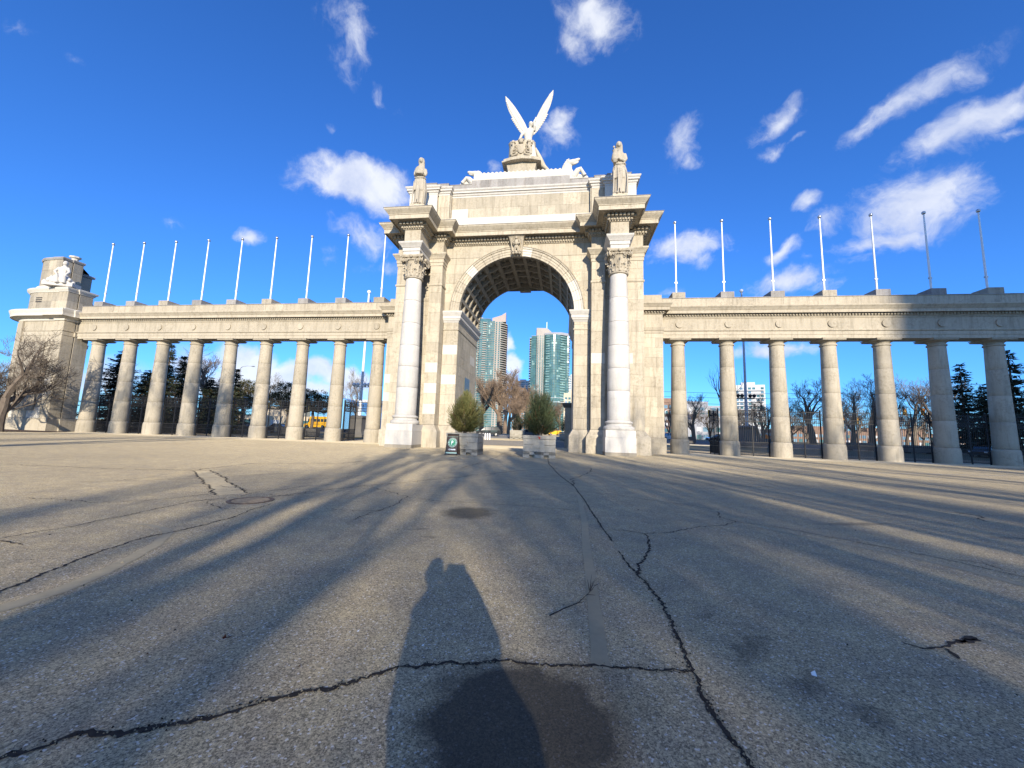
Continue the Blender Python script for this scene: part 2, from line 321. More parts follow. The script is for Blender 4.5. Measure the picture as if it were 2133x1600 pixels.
def asphalt():
    t = NT('worn_asphalt', .9); t.b.inputs['Diffuse Roughness'].default_value = 1.0
    P = t.pos
    v1 = t.vor(85, out=1); v2 = t.vor(170, out=1); sep = t.N.new('ShaderNodeSeparateColor'); t.L.new(v1, sep.inputs[0]); sep2 = t.N.new('ShaderNodeSeparateColor'); t.L.new(v2, sep2.inputs[0])
    agg = t.math('ADD', t.math('MULTIPLY', sep.outputs[0], .55), t.math('MULTIPLY', sep2.outputs[1], .45))
    big = t.noise(.22, 6, .6); mid = t.noise(2.2, 5, .62)
    warm = t.mix(t.mr(big, .35, .65), (.445, .36, .212), (.375, .304, .182))
    c = t.mix(t.mr(mid, .35, .7, 0, .55), warm, (.19, .168, .137))
    val = t.mr(agg, .15, .85, .45, 1.6)
    c = t.hsv(c, val)
    spk = t.mr(sep.outputs[1], .94, .97, 0, .8); c = t.mix(spk, c, (.68, .64, .57))
    dk = t.mr(sep2.outputs[0], .88, .95, 0, .65); c = t.mix(dk, c, (.09, .08, .07))
    # damp and oily stains with ragged edges (x, y, rx, ry, rot, amount)
    w = t.N.new('ShaderNodeTexNoise'); w.inputs['Scale'].default_value = 5; w.inputs['Detail'].default_value = 5; t.L.new(P, w.inputs['Vector'])
    wv = t.N.new('ShaderNodeVectorMath'); wv.operation = 'SCALE'; t.L.new(w.outputs['Color'], wv.inputs[0]); wv.inputs['Scale'].default_value = .34
    pw = t.N.new('ShaderNodeVectorMath'); pw.operation = 'ADD'; t.L.new(P, pw.inputs[0]); t.L.new(wv.outputs[0], pw.inputs[1])
    acc = None
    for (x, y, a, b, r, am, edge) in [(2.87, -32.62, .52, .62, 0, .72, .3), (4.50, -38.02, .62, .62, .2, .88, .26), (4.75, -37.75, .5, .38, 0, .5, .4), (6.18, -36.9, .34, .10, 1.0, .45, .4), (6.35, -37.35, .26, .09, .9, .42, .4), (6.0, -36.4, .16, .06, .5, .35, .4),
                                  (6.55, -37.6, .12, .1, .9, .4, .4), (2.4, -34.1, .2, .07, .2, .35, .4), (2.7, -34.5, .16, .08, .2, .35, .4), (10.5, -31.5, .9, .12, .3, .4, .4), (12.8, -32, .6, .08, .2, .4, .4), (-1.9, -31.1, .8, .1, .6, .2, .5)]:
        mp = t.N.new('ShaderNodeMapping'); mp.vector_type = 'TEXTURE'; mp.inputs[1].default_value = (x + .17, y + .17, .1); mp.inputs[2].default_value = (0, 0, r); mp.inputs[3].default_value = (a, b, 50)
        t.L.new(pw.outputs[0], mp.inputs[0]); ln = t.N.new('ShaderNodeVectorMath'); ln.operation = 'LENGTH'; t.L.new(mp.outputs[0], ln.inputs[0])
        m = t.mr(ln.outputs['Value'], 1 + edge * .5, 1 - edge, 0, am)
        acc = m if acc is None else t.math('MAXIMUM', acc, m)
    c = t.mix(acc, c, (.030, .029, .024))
    t.color(c); t.bump(t.math('ADD', agg, t.math('MULTIPLY', mid, .6)), .75, .012)
    return t.mat
ASPH = asphalt()
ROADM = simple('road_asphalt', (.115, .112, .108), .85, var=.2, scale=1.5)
APRON = simple('concrete_apron', (.46, .385, .255), .88, var=.12, scale=.9)
STRIPE = simple('road_marking_white', (.55, .54, .50), .7, var=.2, scale=3)
CRACKM = simple('crack_dirt', (.028, .023, .018), .95, var=.5, scale=18)
SEALM = simple('crack_sealant', (.27, .232, .15), .7, var=.12, scale=8)
for q_ in (ROADM, APRON, STRIPE, CRACKM, SEALM): q_.node_tree.nodes['Principled BSDF'].inputs['Diffuse Roughness'].default_value = 1.0
CURB = simple('kerb_concrete', (.45, .41, .34), .85, var=.1, scale=2)
GRASS = leafm('winter_grass', (.10, .10, .04), (.14, .12, .06))
CASTI = simple('rusty_cast_iron', (.20, .13, .075), .7, .2, var=.35, scale=12)

# ------------------------------------------------------------------ ground, roads, grass
def grid(name, xs, ys, dz, mat, kind='structure', parent=None):
    m = MB(); nx, ny = len(xs), len(ys)
    m.add([(x, y, G(x, y) + dz) for y in ys for x in xs], [(j * nx + i, j * nx + i + 1, (j + 1) * nx + i + 1, (j + 1) * nx + i) for j in range(ny - 1) for i in range(nx - 1)])
    return m.build(name, mat, parent, kind=kind)
def fr(a, b, n): return [a + (b - a) * i / n for i in range(n + 1)]
YS = [-700, -200, -80, -45, -20, 0] + fr(8, 44, 14) + [60, 100, 300, 3500]
ground = grid('ground', [-3500, -600, -100, 0, 100, 600, 3500], YS, 0, ASPH)
grid('pavement', [-62, 0, 56], [-4.2, -2, 0, 3.2], .004, APRON)
grid('road', [-1500, -200, 0, 200, 1500], fr(26, 44, 9) + [48], .004, ROADM)
for k, (y, w) in enumerate([(26.6, .22), (37, .14), (46.5, .18)]):
    o = grid('lane_marking', [-300, 0, 300], [y, y + w], .008, STRIPE)
for (x0, x1, y0, y1) in [(-400, -16, 10, 24.5), (-400, -60, -60, 9), (18, 400, 11, 24.5), (-1500, -18, 50, 300), (26, 1500, 50, 300)]:
    grid('grass', [x0, (x0 + x1) / 2, x1], fr(y0, y1, 8), .008, GRASS)
# banded shade seen through the arch, laid as dark strips of road colour
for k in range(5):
    grid('shadow_band', [-16, 0, 14], [5.5 + k * 3.1, 7.9 + k * 3.1], .006, ROADM)
m = MB(); m.box(-400, -16, 24.5, 24.8, -.2, 1.0); m.box(18, 400, 24.5, 24.8, -.2, 1.0)
m.v = [(x, y, G(x, y) + (.12 if z > 0 else -.05)) for x, y, z in m.v]; m.build('kerb', CURB, kind='structure')
m = MB(); a, b = Vector((10.2, -19.0)), Vector((30, -14.2)); d = (b - a).normalized(); nn = Vector((-d.y, d.x))
pp = [a, a + nn * .18, b + nn * .18, b]; m.add([(p.x, p.y, .006) for p in pp], [(0, 3, 2, 1)]); m.build('gutter_line', CURB, kind='structure')
m = MB()
rr = random.Random(4)
ring = [(-75, -9), (-52.5, -6.9), (-50.6, -4.6), (-51.5, -1.5), (-75, -1.5)]
m.add([(x, y, .02) for x, y in ring] + [(-62, -4, .14)], [(i, (i + 1) % 5, 5) for i in range(5)]); m.build('planting_bed', SOIL, kind='structure')

def crack(pts, w0, w1, name='crack', mat=CRACKM, jit=.05, seed=0, z=.005, step=.028, wj=.6):
    r = random.Random(seed); P = [Vector(p) for p in pts]; out = []
    for i in range(len(P) - 1):
        n = max(2, int((P[i + 1] - P[i]).length / step))
        for k in range(n): out.append(P[i].lerp(P[i + 1], k / n))
    out.append(P[-1]); m = MB(); vs = []; n = len(out); off = 0
    for i, p in enumerate(out):
        t = (out[min(n - 1, i + 1)] - out[max(0, i - 1)]); t.normalize(); q = Vector((-t.y, t.x))
        off = off * .86 + r.uniform(-jit, jit) * .55; fine = r.uniform(-1, 1) * min(.012, jit * .5)
        w = (w0 + (w1 - w0) * i / n) * r.uniform(1 - wj, 1 + wj) * (.74 if name == 'crack' else .5); w_ = w * r.uniform(.5, 1.1)
        e = p + q * (off + fine); vs += [(e.x + q.x * w, e.y + q.y * w, z), (e.x - q.x * (w_ if name == 'crack' else w), e.y - q.y * (w_ if name == 'crack' else w), z)]
    m.add(vs, [(2 * i, 2 * i + 1, 2 * i + 3, 2 * i + 2) for i in range(n - 1)])
    o = m.build(name, mat, ground); return o
def gp(px, py):
    r = ray(px, py); t = -CAM.z / r.z; p = CAM + r * t; return (p.x, p.y)
def pcrack(pix, w0, w1, **k): return crack([gp(*p) for p in pix], w0, w1, **k)
pcrack([(-60, 1590), (0, 1578), (150, 1535), (300, 1522), (420, 1498), (560, 1455), (700, 1430), (830, 1392), (930, 1383), (1030, 1382), (1130, 1388), (1300, 1392), (1440, 1402)], .026, .014, jit=.022, seed=1)
pcrack([(1600, 1640), (1530, 1545), (1470, 1455), (1438, 1395), (1405, 1320), (1385, 1270), (1372, 1245), (1345, 1215), (1328, 1197)], .020, .018, jit=.018, seed=2)
pcrack([(1328, 1197), (1345, 1160), (1355, 1140), (1348, 1122), (1343, 1112)], .022, .018, jit=.03, seed=3)
pcrack([(1328, 1197), (1305, 1172), (1287, 1148)], .02, .012, jit=.012, seed=4)
pcrack([(1276, 1128), (1255, 1100), (1230, 1062), (1212, 1035), (1195, 1012)], .02, .022, jit=.01, seed=5)
pcrack([(1195, 1012), (1178, 1000), (1160, 985), (1143, 966), (1142, 957)], .026, .03, jit=.02, seed=6)
pcrack([(1264, 1104), (1300, 1105), (1343, 1112), (1400, 1108), (1450, 1098), (1500, 1094), (1530, 1086), (1500, 1078), (1493, 1066)], .012, .016, jit=.03, seed=7)
pcrack([(1530, 1086), (1620, 1098), (1720, 1118), (1850, 1142), (1990, 1170), (2140, 1205)], .012, .014, jit=.02, seed=8)
pcrack([(1990, 1165), (2060, 1175), (2110, 1192)], .012, .01, jit=.05, seed=9)
pcrack([(1195, 1012), (1192, 998), (1230, 984), (1233, 976), (1180, 975), (1090, 980), (990, 990), (870, 1003), (760, 1012), (640, 1025), (560, 1036)], .026, .022, jit=.06, seed=10)
pcrack([(565, 1050), (530, 1060), (480, 1080), (400, 1100), (300, 1120), (180, 1158), (90, 1195), (0, 1235), (-60, 1260)], .018, .02, jit=.03, seed=11)
pcrack([(0, 1122), (60, 1110), (160, 1095), (280, 1070), (400, 1045), (470, 1038)], .014, .016, jit=.03, seed=12)
pcrack([(735, 1083), (780, 1065), (830, 1048), (848, 1035), (900, 1043), (990, 1048), (1066, 1052), (1200, 1063)], .014, .012, jit=.04, seed=13)
pcrack([(848, 1035), (800, 1022), (760, 1012)], .016, .014, jit=.04, seed=14)
pcrack([(0, 967), (120, 972), (250, 977), (400, 980), (520, 966), (700, 966), (830, 955)], .03, .03, jit=.05, seed=15)
pcrack([(60, 1037), (120, 1040), (190, 1047), (260, 1046), (340, 1040), (440, 1028)], .014, .014, jit=.05, seed=16)
pcrack([(402, 981), (425, 1003), (452, 1031)], .026, .03, jit=.05, seed=17)
pcrack([(440, 980), (470, 1000), (512, 1027)], .026, .03, jit=.05, seed=18)
pcrack([(402, 981), (440, 980)], .028, .028, jit=.02, seed=19)
pcrack([(1066, 1010), (1150, 1020), (1280, 1030), (1400, 1048), (1500, 1062)], .012, .01, jit=.05, seed=20)
pcrack([(960, 975), (1010, 962), (1040, 950), (1050, 944)], .02, .02, jit=.06, seed=21)
pcrack([(1990, 1068), (2040, 1075), (2048, 1086)], .03, .02, jit=.04, seed=22)
pcrack([(1885, 1343), (1930, 1352), (1960, 1352), (1985, 1343), (2030, 1328)], .012, .035, jit=.02, seed=23)
pcrack([(1968, 1352), (1985, 1362), (1998, 1374)], .03, .01, jit=.02, seed=24)
pcrack([(2005, 1340), (2035, 1332)], .04, .03, jit=.03, seed=25)
pcrack([(0, 1127), (25, 1131), (48, 1135)], .02, .012, jit=.02, seed=26)
for i, (a, b) in enumerate([((150, 1005), (330, 992)), ((620, 1000), (800, 985)), ((1240, 985), (1420, 1010)), ((900, 960), (980, 952)), ((1560, 1000), (1720, 1015)), ((240, 1003), (600, 985))]):
    pcrack([a, ((a[0] + b[0]) / 2, (a[1] + b[1]) / 2 + 3), b], .016, .012, jit=.06, seed=40 + i)
def crumbs(pix, n, seed):
    r = random.Random(seed); P = [Vector(gp(*p)) for p in pix]; m = MB()
    for k in range(n):
        i = r.randrange(len(P) - 1); p = P[i].lerp(P[i + 1], r.random()) + Vector((r.gauss(0, .022), r.gauss(0, .022))); q = r.uniform(.003, .009); a = r.uniform(0, 6)
        vs = [(p.x + q * cos(a + j * 2.09), p.y + q * sin(a + j * 2.09), .004) for j in range(3)] + [(p.x, p.y, .004 + q * 1.1)]
        m.add(vs, [(0, 1, 3), (1, 2, 3), (2, 0, 3)], r.randrange(2))
    m.build('crack_grit', [CRACKM, SEALM], ground, kind='stuff')
crumbs([(0, 1578), (150, 1535), (300, 1522), (420, 1498), (560, 1455), (700, 1430), (830, 1392), (1030, 1382), (1300, 1392), (1440, 1402)], 420, 1)
crumbs([(1600, 1640), (1530, 1545), (1470, 1455), (1438, 1395), (1405, 1320), (1385, 1270), (1345, 1215), (1328, 1197)], 280, 2)
# smooth sealed strips
pcrack([(250, 1090), (310, 1094), (345, 1102), (350, 1112), (325, 1135), (270, 1165), (200, 1200), (110, 1235), (0, 1270), (-80, 1290)], .07, .20, name='sealed_strip', mat=SEALM, jit=.006, z=.0035, wj=.12, seed=30)
pcrack([(1205, 1030), (1216, 1080), (1222, 1140), (1232, 1220), (1242, 1300), (1252, 1395)], .10, .13, name='sealed_strip', mat=SEALM, jit=.003, z=.0035, wj=.1, seed=31)
pcrack([(1560, 1095), (1700, 1122), (1850, 1152), (2000, 1184), (2140, 1222)], .08, .16, name='sealed_strip', mat=SEALM, jit=.006, z=.0035, wj=.15, seed=32)

# repaired trench leading to the manhole
PATCHM = simple('patch_asphalt', (.345, .285, .18), .9, var=.16, scale=5); PATCHM.node_tree.nodes['Principled BSDF'].inputs['Diffuse Roughness'].default_value = 1.0
m = MB(); pts = [gp(402, 981), gp(440, 980), gp(514, 1028), gp(454, 1032)]; m.add([(x, y, .003) for x, y in pts], [(0, 3, 2, 1)]); m.build('asphalt_patch', PATCHM, ground)
for k_, pix in enumerate([[(455, 1012), (475, 1016), (500, 1014)], [(470, 1024), (500, 1018), (530, 1022), (560, 1018)], [(500, 1034), (540, 1024), (590, 1020), (640, 1012)], [(430, 1040), (440, 1052), (470, 1060), (520, 1062)], [(560, 1030), (600, 1034), (660, 1026)], [(1010, 1000), (1050, 1008), (1066, 1010)], [(1400, 1000), (1480, 1012), (1600, 1014)], [(690, 1060), (740, 1064), (800, 1062)]]): pcrack(pix, .012, .014, jit=.05, seed=70 + k_)
rl = random.Random(31); m = MB()
for k in range(420):
    x, y = rl.uniform(-6, 14), rl.uniform(-38.6, -24); q = rl.uniform(.004, .011) * (1.8 if rl.random() < .06 else 1); a = rl.uniform(0, 6)
    m.add([(x + q * cos(a + j * 2.09), y + q * sin(a + j * 2.09), .003) for j in range(3)] + [(x, y, .003 + q)], [(0, 1, 3), (1, 2, 3), (2, 0, 3)], rl.choice((0, 0, 1, 2)))
m.build('loose_grit', [CRACKM, APRON, SOIL], ground, kind='stuff')
# manhole
mh = thing('manhole_cover', 'round rusty cast iron manhole cover set in the asphalt left of the big shadow', 'manhole cover', (-1.78, -32.72, 0))
m = MB(); m.lathe([(.43, .0), (.43, .012), (.37, .014), (.37, .006), (.0, .006)], 32, cap=False); m.build('rim', CASTI, mh)
m = MB()
for i in range(-4, 5):
    w = sqrt(max(.01, .34 ** 2 - (i * .075) ** 2)); m.box(-w, w, i * .075 - .02, i * .075 + .02, .007, .014)
m.build('cover', simple('worn_iron_ribs', (.36, .27, .165), .7, var=.3, scale=12), mh, rz=.6)
# twig, litter, leaf
tw = MB(); r3 = random.Random(9)
p0 = gp(1145, 1287); p1 = gp(1205, 1262); p2 = gp(1228, 1240); p3 = gp(1232, 1212)
tw.tube([(*p0, .02), (*[(p0[i] + p1[i]) / 2 + .004 for i in range(2)], .03), (*p1, .028), (*p2, .03)], [.0055, .005, .004, .003], 6)
for k in range(9):
    a = Vector((*p2, .03)); e = Vector((p3[0] + r3.uniform(-.07, .09), p3[1] + r3.uniform(-.2, .1), .03 + r3.uniform(0, .05)))
    tw.tube([a + (e - a) * .1 * (k % 3), a.lerp(e, .5) + Vector((0, 0, .02)), e], [.003, .002, .001], 4)
for k in range(4):
    a = Vector((*p1, .028)).lerp(Vector((*p2, .03)), k / 4); e = a + Vector((r3.uniform(-.02, .1), r3.uniform(-.08, .08), .02)); tw.tube([a, e], [.003, .001], 4)
tag(tw.build('twig', BARKD), 'bare dry twig with a forked end lying on the asphalt near the long crack', 'twig')
m = MB(); x, y = gp(1695, 1409); m.add([(x - .012, y, .006), (x + .016, y - .012, .006), (x + .02, y + .02, .03), (x - .004, y + .026, .012)], [(0, 1, 2, 3), (3, 2, 1, 0)])
tag(m.build('paper_scrap', PAPER), 'tiny white scrap of paper on the asphalt right of the long crack', 'litter')
for (px, py), lab in (((745, 1317), 'tiny pale scrap of paper on the asphalt left of the photographer shadow'), ((880, 1347), 'small pale pebble of litter inside the photographer shadow')):
    m = MB(); x, y = gp(px, py); m.add([(x - .008, y, .006), (x + .008, y - .006, .006), (x + .01, y + .012, .016), (x - .006, y + .012, .008)], [(0, 1, 2, 3), (3, 2, 1, 0)]); tag(m.build('paper_scrap', PAPER), lab, 'litter')
m = MB(); x, y = gp(472, 1330)
for k in range(5):
    a = k * 1.3; m.add([(x, y, .006), (x + .03 * cos(a), y + .03 * sin(a), .022), (x + .03 * cos(a + .7), y + .03 * sin(a + .7), .008)], [(0, 1, 2), (2, 1, 0)])
tag(m.build('dead_leaf', simple('dead_leaf_brown', (.16, .05, .025), .8)), 'small curled red brown dead leaf lying on the asphalt', 'leaf')

# ------------------------------------------------------------------ the arch
arch = thing('monumental_arch', 'tall pale limestone triumphal arch with coffered vault and white engaged columns', 'arch')
BLK = MB(); BLK.box(-.5, .5, -.5, .5, -.5, .5); BLOCK = {}
def block_mesh(mat):
    if mat.name not in BLOCK: BLOCK[mat.name] = BLK.mesh('stone_block', mat)
    return BLOCK[mat.name]
def ashlar(parent, o, u, w, z0, courses, L, proud=.1, new=.06, seed=1, mats=(LIME,), hole=None, name='stone_block', j=.011, whites=()):
    """blocks on a wall face; o=(x,y) start, u=unit direction along wall; outward = right of u"""
    r = random.Random(seed); u = Vector(u); out = Vector((u.y, -u.x)); rz = atan2(u.y, u.x); z = z0; ci = 0
    for h in courses:
        n = max(1, round(w / L)); 
        if n == 1: cuts = [0, w] if (ci % 3 or w < 1.2) else [0, w * r.choice((.35, .65)), w]
        else:
            step = w / n; cuts = [0] + [step * (k + (.5 if ci % 2 else 0)) + r.uniform(-.12, .12) for k in range(0 if ci % 2 else 1, n)] + [w]
        for k in range(len(cuts) - 1):
            a, b = cuts[k], cuts[k + 1]
            mat = LIMEW if (r.random() < new or (ci, k) in whites) else mats[r.randrange(len(mats))]
            if hole:
                R, zc, xc = hole; xs = [a + j / 2 + (b - a - j) * q / 10 for q in range(11)]
                bot = [max(z + j / 2, zc + sqrt(max(0, R * R - (o[0] + x - xc) ** 2)) + j) if abs(o[0] + x - xc) < R else z + j / 2 for x in xs]
                top = z + h - j / 2
                if all(bb >= top - .03 for bb in bot): continue
                if any(bb > z + j for bb in bot):
                    mb = MB(); vs = []
                    for x, bb in zip(xs, bot):
                        bb = min(bb, top - .001); vs += [(o[0] + x, o[1] - proud, bb), (o[0] + x, o[1] - proud, top), (o[0] + x, o[1], bb), (o[0] + x, o[1], top)]
                    fs = []
                    for q in range(10):
                        i = q * 4; fs += [(i, i + 4, i + 5, i + 1), (i + 4, i, i + 2, i + 6), (i + 1, i + 5, i + 7, i + 3)]
                    fs += [(0, 1, 3, 2), (40, 42, 43, 41)]
                    mb.add(vs, fs); mb.build(name, mat, parent); continue
            c = Vector(o) + u * ((a + b) / 2) + out * (proud / 2)
            part(name, block_mesh(mat), parent, (c.x, c.y, z + h / 2), (b - a - j, proud + r.uniform(-.006, .006), h - j), rz)
        z += h; ci += 1
YF, YB = -4.9, 3.1
# body of the arch
m = MB()
for s in (-1, 1):
    a, b = sorted((s * 5.53, s * 6.95)); m.box(a, b, YF, YB, 0, 12.78); a, b = sorted((s * 6.03, s * 6.95)); m.box(a, b, YF, YB, 12.7, 17.0)
    a, b = sorted((s * 6.95, s * 11.3)); m.box(a, b, YF - .02, YB, 0, 18.9)
N = 40; R = 6.03; zc = 12.8
out = [(R * cos(pi * k / N), zc + R * sin(pi * k / N)) for k in range(N + 1)]
vs = []; 
for (x, z) in out:
    for y in (YF, YB): vs += [(x, y, z), (x, y, 19.4)]
fs = []
for k in range(N):
    i = k * 4; jn = i + 4
    fs += [(i, i + 1, jn + 1, jn), (i + 2, jn + 2, jn + 3, i + 3), (i, jn, jn + 2, i + 2)]
m.add(vs, fs); m.box(-6.95, -6.03, YF, YB, 16.9, 19.4); m.box(6.03, 6.95, YF, YB, 16.9, 19.4)
wall = m.build('wall', JOINT, arch)
C = .95
for s in (-1, 1):
    x0 = 5.46 if s > 0 else -6.86
    ashlar(wall, (x0, YF), (1, 0), 1.40, 2.02, [C] * 10 + [.6], 1.4, .12, .0, 10 + s, whites=((4, 0), (7, 0)) if s < 0 else ())
    # pilasters beside and beyond the free column
    for (a, b) in ((6.92, 8.1), (9.98, 11.4)):
        xa = a if s > 0 else -b
        pm = MB(); pm.box(xa + .06, xa + b - a - .06, -6.0, YF, 0, 17.0); pil = pm.build('pilaster', JOINT, arch)
        nw = ((1, 0), (3, 0), (5, 0)) if (s < 0 and a < 8) else ((6, 0),) if s > 0 else ()
        ashlar(pil, (xa, -6.0), (1, 0), b - a, 2.02, [C] * 15 + [.75], 1.6, .10, .01, 20 + s + int(a), whites=nw)
        # return faces of the pilasters
        ashlar(pil, (xa + b - a - .06, -6.0), (0, 1), 1.1, 2.02, [C] * 15 + [.75], 1.6, .06, .02, 24 + s + int(a))
        if s > 0: ashlar(pil, (xa + .06, -5.0), (0, -1), 1.0, 2.02, [C] * 15 + [.75], 1.6, .06, .02, 28 + int(a))
        pb = MB(); pa = [(xa - .0, YF), (xa, -6.1), (xa + b - a, -6.1), (xa + b - a, YF)]
        pb.sweep(pa, [(0, 0), (.42, 0), (.42, .28), (.40, .30), (.40, 1.38), (.38, 1.46), (.26, 1.62), (.10, 1.86), (.02, 2.0), (-.05, 2.0)], closed=False); pb.build('pilaster_base', LIME, arch)
        pc = MB(); pc.sweep(pa, [(-.05, 15.0), (.06, 15.03), (.09, 15.12), (.06, 15.2), (0.0, 15.24), (-.05, 15.25)], closed=False); pc.build('pilaster_necking', LIME, arch); pc = MB()
        pc.sweep(pa, [(-.05, 17.0), (.05, 17.0), (.05, 17.3), (.10, 17.31), (.10, 17.62), (.16, 17.64), (.2, 17.75), (.36, 17.98), (.40, 18.02), (.40, 18.16), (-.05, 18.2)], closed=False)
        pc.build('pilaster_capital', LIME, arch)
    ashlar(wall, (8.1 if s > 0 else -9.98, YF - .02), (1, 0), 1.88, 2.02, [C] * 15 + [.75], 1.9, .1, .03, 40 + s)
    # small string moulding in the recess
    pc = MB(); xa = 8.1 if s > 0 else -9.98; pc.box(xa, xa + 1.88, YF - .26, YF - .02, 14.1, 14.28); pc.box(xa, xa + 1.88, YF - .2, YF - .02, 13.95, 14.1); pc.build('string_moulding', LIME, arch)
    pb = MB()
    pa = [(5.46, YB), (5.46, -5.05), (6.85, -5.05)] if s > 0 else [(-6.85, -5.05), (-5.46, -5.05), (-5.46, YB)]
    pb.sweep(pa, [(-.05, 0), (.38, 0), (.38, .28), (.36, .30), (.36, 1.38), (.34, 1.46), (.24, 1.62), (.10, 1.86), (.02, 2.0), (-.05, 2.0)], closed=False); pb.build('pier_base', LIME, arch)
    pi_ = MB()
    pa2 = [(5.44, YB), (5.44, -5.02), (6.9, -5.02)] if s > 0 else [(-6.9, -5.02), (-5.44, -5.02), (-5.44, YB)]
    pi_.sweep(pa2, [(-.05, 11.0), (.06, 11.02), (.08, 11.1), (.0, 11.16), (-.05, 11.2)], closed=False); pi_.build('impost_necking', LIME, arch); pi_ = MB()
    pi_.sweep(pa2, [(-.05, 11.75), (.03, 11.76), (.06, 11.86), (.2, 12.0), (.2, 12.08), (.26, 12.1), (.26, 12.36), (.32, 12.42), (.42, 12.66), (.45, 12.7), (.45, 12.8), (-.05, 12.8)], closed=False)
    pi_.build('impost_moulding', COLW, arch)
    # jamb stones inside the arch
    if s < 0: ashlar(wall, (-5.53, -4.98), (0, 1), 8.0, 2.02, [C] * 10 + [.2], 1.9, .1, .03, 50)
    else: ashlar(wall, (5.53, YB), (0, -1), 8.0, 2.02, [C * 2] * 5, 4.0, .1, .0, 51)
ashlar(wall, (-6.92, YF), (1, 0), 13.84, 12.8, [C] * 6 + [.88], 1.75, .12, .01, 60, hole=(6.32, zc, 0))
# archivolt: voussoirs with fasciae and an outer carved bead
prof = [(5.43, 0.2), (5.43, -.17), (5.63, -.17), (5.64, -.21), (5.86, -.21), (5.87, -.26), (6.08, -.26), (6.1, -.34), (6.2, -.38), (6.3, -.38), (6.34, -.3), (6.34, .04)]
nv = 19
for k in range(nv):
    mb = MB(); a0 = pi * k / nv + .0022; a1 = pi * (k + 1) / nv - .0022; rings = []
    for q in range(5):
        a = a0 + (a1 - a0) * q / 4; rings.append([(-r * cos(a), YF + y - .02, zc + r * sin(a)) for r, y in prof])
    mb.loft(rings, sm=False); mb.build('voussoir', LIMEW if k in (4, 10, 16, 17, 18) else LIME, arch)
mb = MB()
for k in range(150):
    a = pi * (k + .5) / 150; mb.ball((6.26 * cos(a), YF - .42, zc + 6.26 * sin(a)), .062, 5, 4)
mb.build('leaf_moulding', CARVE, arch, kind='stuff')
# coffered vault
RV = 5.43; na, ny_ = 13, 5
vm_ = MB(); y0v, y1v = -4.72, 3.0
def vp(r, a, y): return (r * cos(a), y, zc + r * sin(a))
def vquad(a0, a1, y0, y1, r00, sub=3):
    for q in range(sub):
        b0 = a0 + (a1 - a0) * q / sub; b1 = a0 + (a1 - a0) * (q + 1) / sub
        vm_.add([vp(r00, b0, y0), vp(r00, b1, y0), vp(r00, b1, y1), vp(r00, b0, y1)], [(0, 1, 2, 3)])
def ringstep(c0, c1):
    (a0, a1, y0, y1, ra), (b0, b1, z0, z1, rb) = c0, c1
    A = [(a0, y0), (a1, y0), (a1, y1), (a0, y1)]; B = [(b0, z0), (b1, z0), (b1, z1), (b0, z1)]
    vm_.add([vp(ra, *p) for p in A] + [vp(rb, *p) for p in B], [(i, (i + 1) % 4, 4 + (i + 1) % 4, 4 + i) for i in range(4)])
ros = MB()
for k in range(12):
    a = 2 * pi * k / 12; rr_ = .20 if k % 2 else .15; ros.ball((rr_ * .75 * cos(a), rr_ * .75 * sin(a), .03), .085, 6, 4, sz=.6)
ros.ball((0, 0, .07), .1, 8, 5); ROS = ros.mesh('rosette', CARVE)
vault_cells = []
for i in range(na):
    a0, a1 = pi * i / na, pi * (i + 1) / na
    for jv in range(ny_):
        y0 = y0v + (y1v - y0v) * jv / ny_; y1 = y0v + (y1v - y0v) * (jv + 1) / ny_
        da, dy = .16 / RV, .13
        c0 = (a0, a1, y0, y1, RV); c1 = (a0 + da, a1 - da, y0 + dy, y1 - dy, RV); c2 = (c1[0] + .002, c1[1] - .002, c1[2] + .01, c1[3] - .01, RV + .2)
        c3 = (c2[0] + .09 / RV, c2[1] - .09 / RV, c2[2] + .10, c2[3] - .10, RV + .2); c4 = (c3[0] + .03 / RV, c3[1] - .03 / RV, c3[2] + .03, c3[3] - .03, RV + .5)
        for p, q in ((c0, c1), (c1, c2), (c2, c3), (c3, c4)): ringstep(p, q)
        vquad(*c4, sub=2); vault_cells.append(((a0 + a1) / 2, (y0 + y1) / 2))
vquad(0, pi, YF - .02 + .2, y0v, RV, 40); vquad(0, pi, y1v, YB, RV, 40)
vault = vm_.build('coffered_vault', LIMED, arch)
for (a, y) in vault_cells:
    o = part('rosette', ROS, vault, vp(RV + .44, a, y), scale=(1.45, 1.45, 2.0)); n = Vector((-cos(a), 0, -sin(a))); o.rotation_euler = n.to_track_quat('Z', 'Y').to_euler()
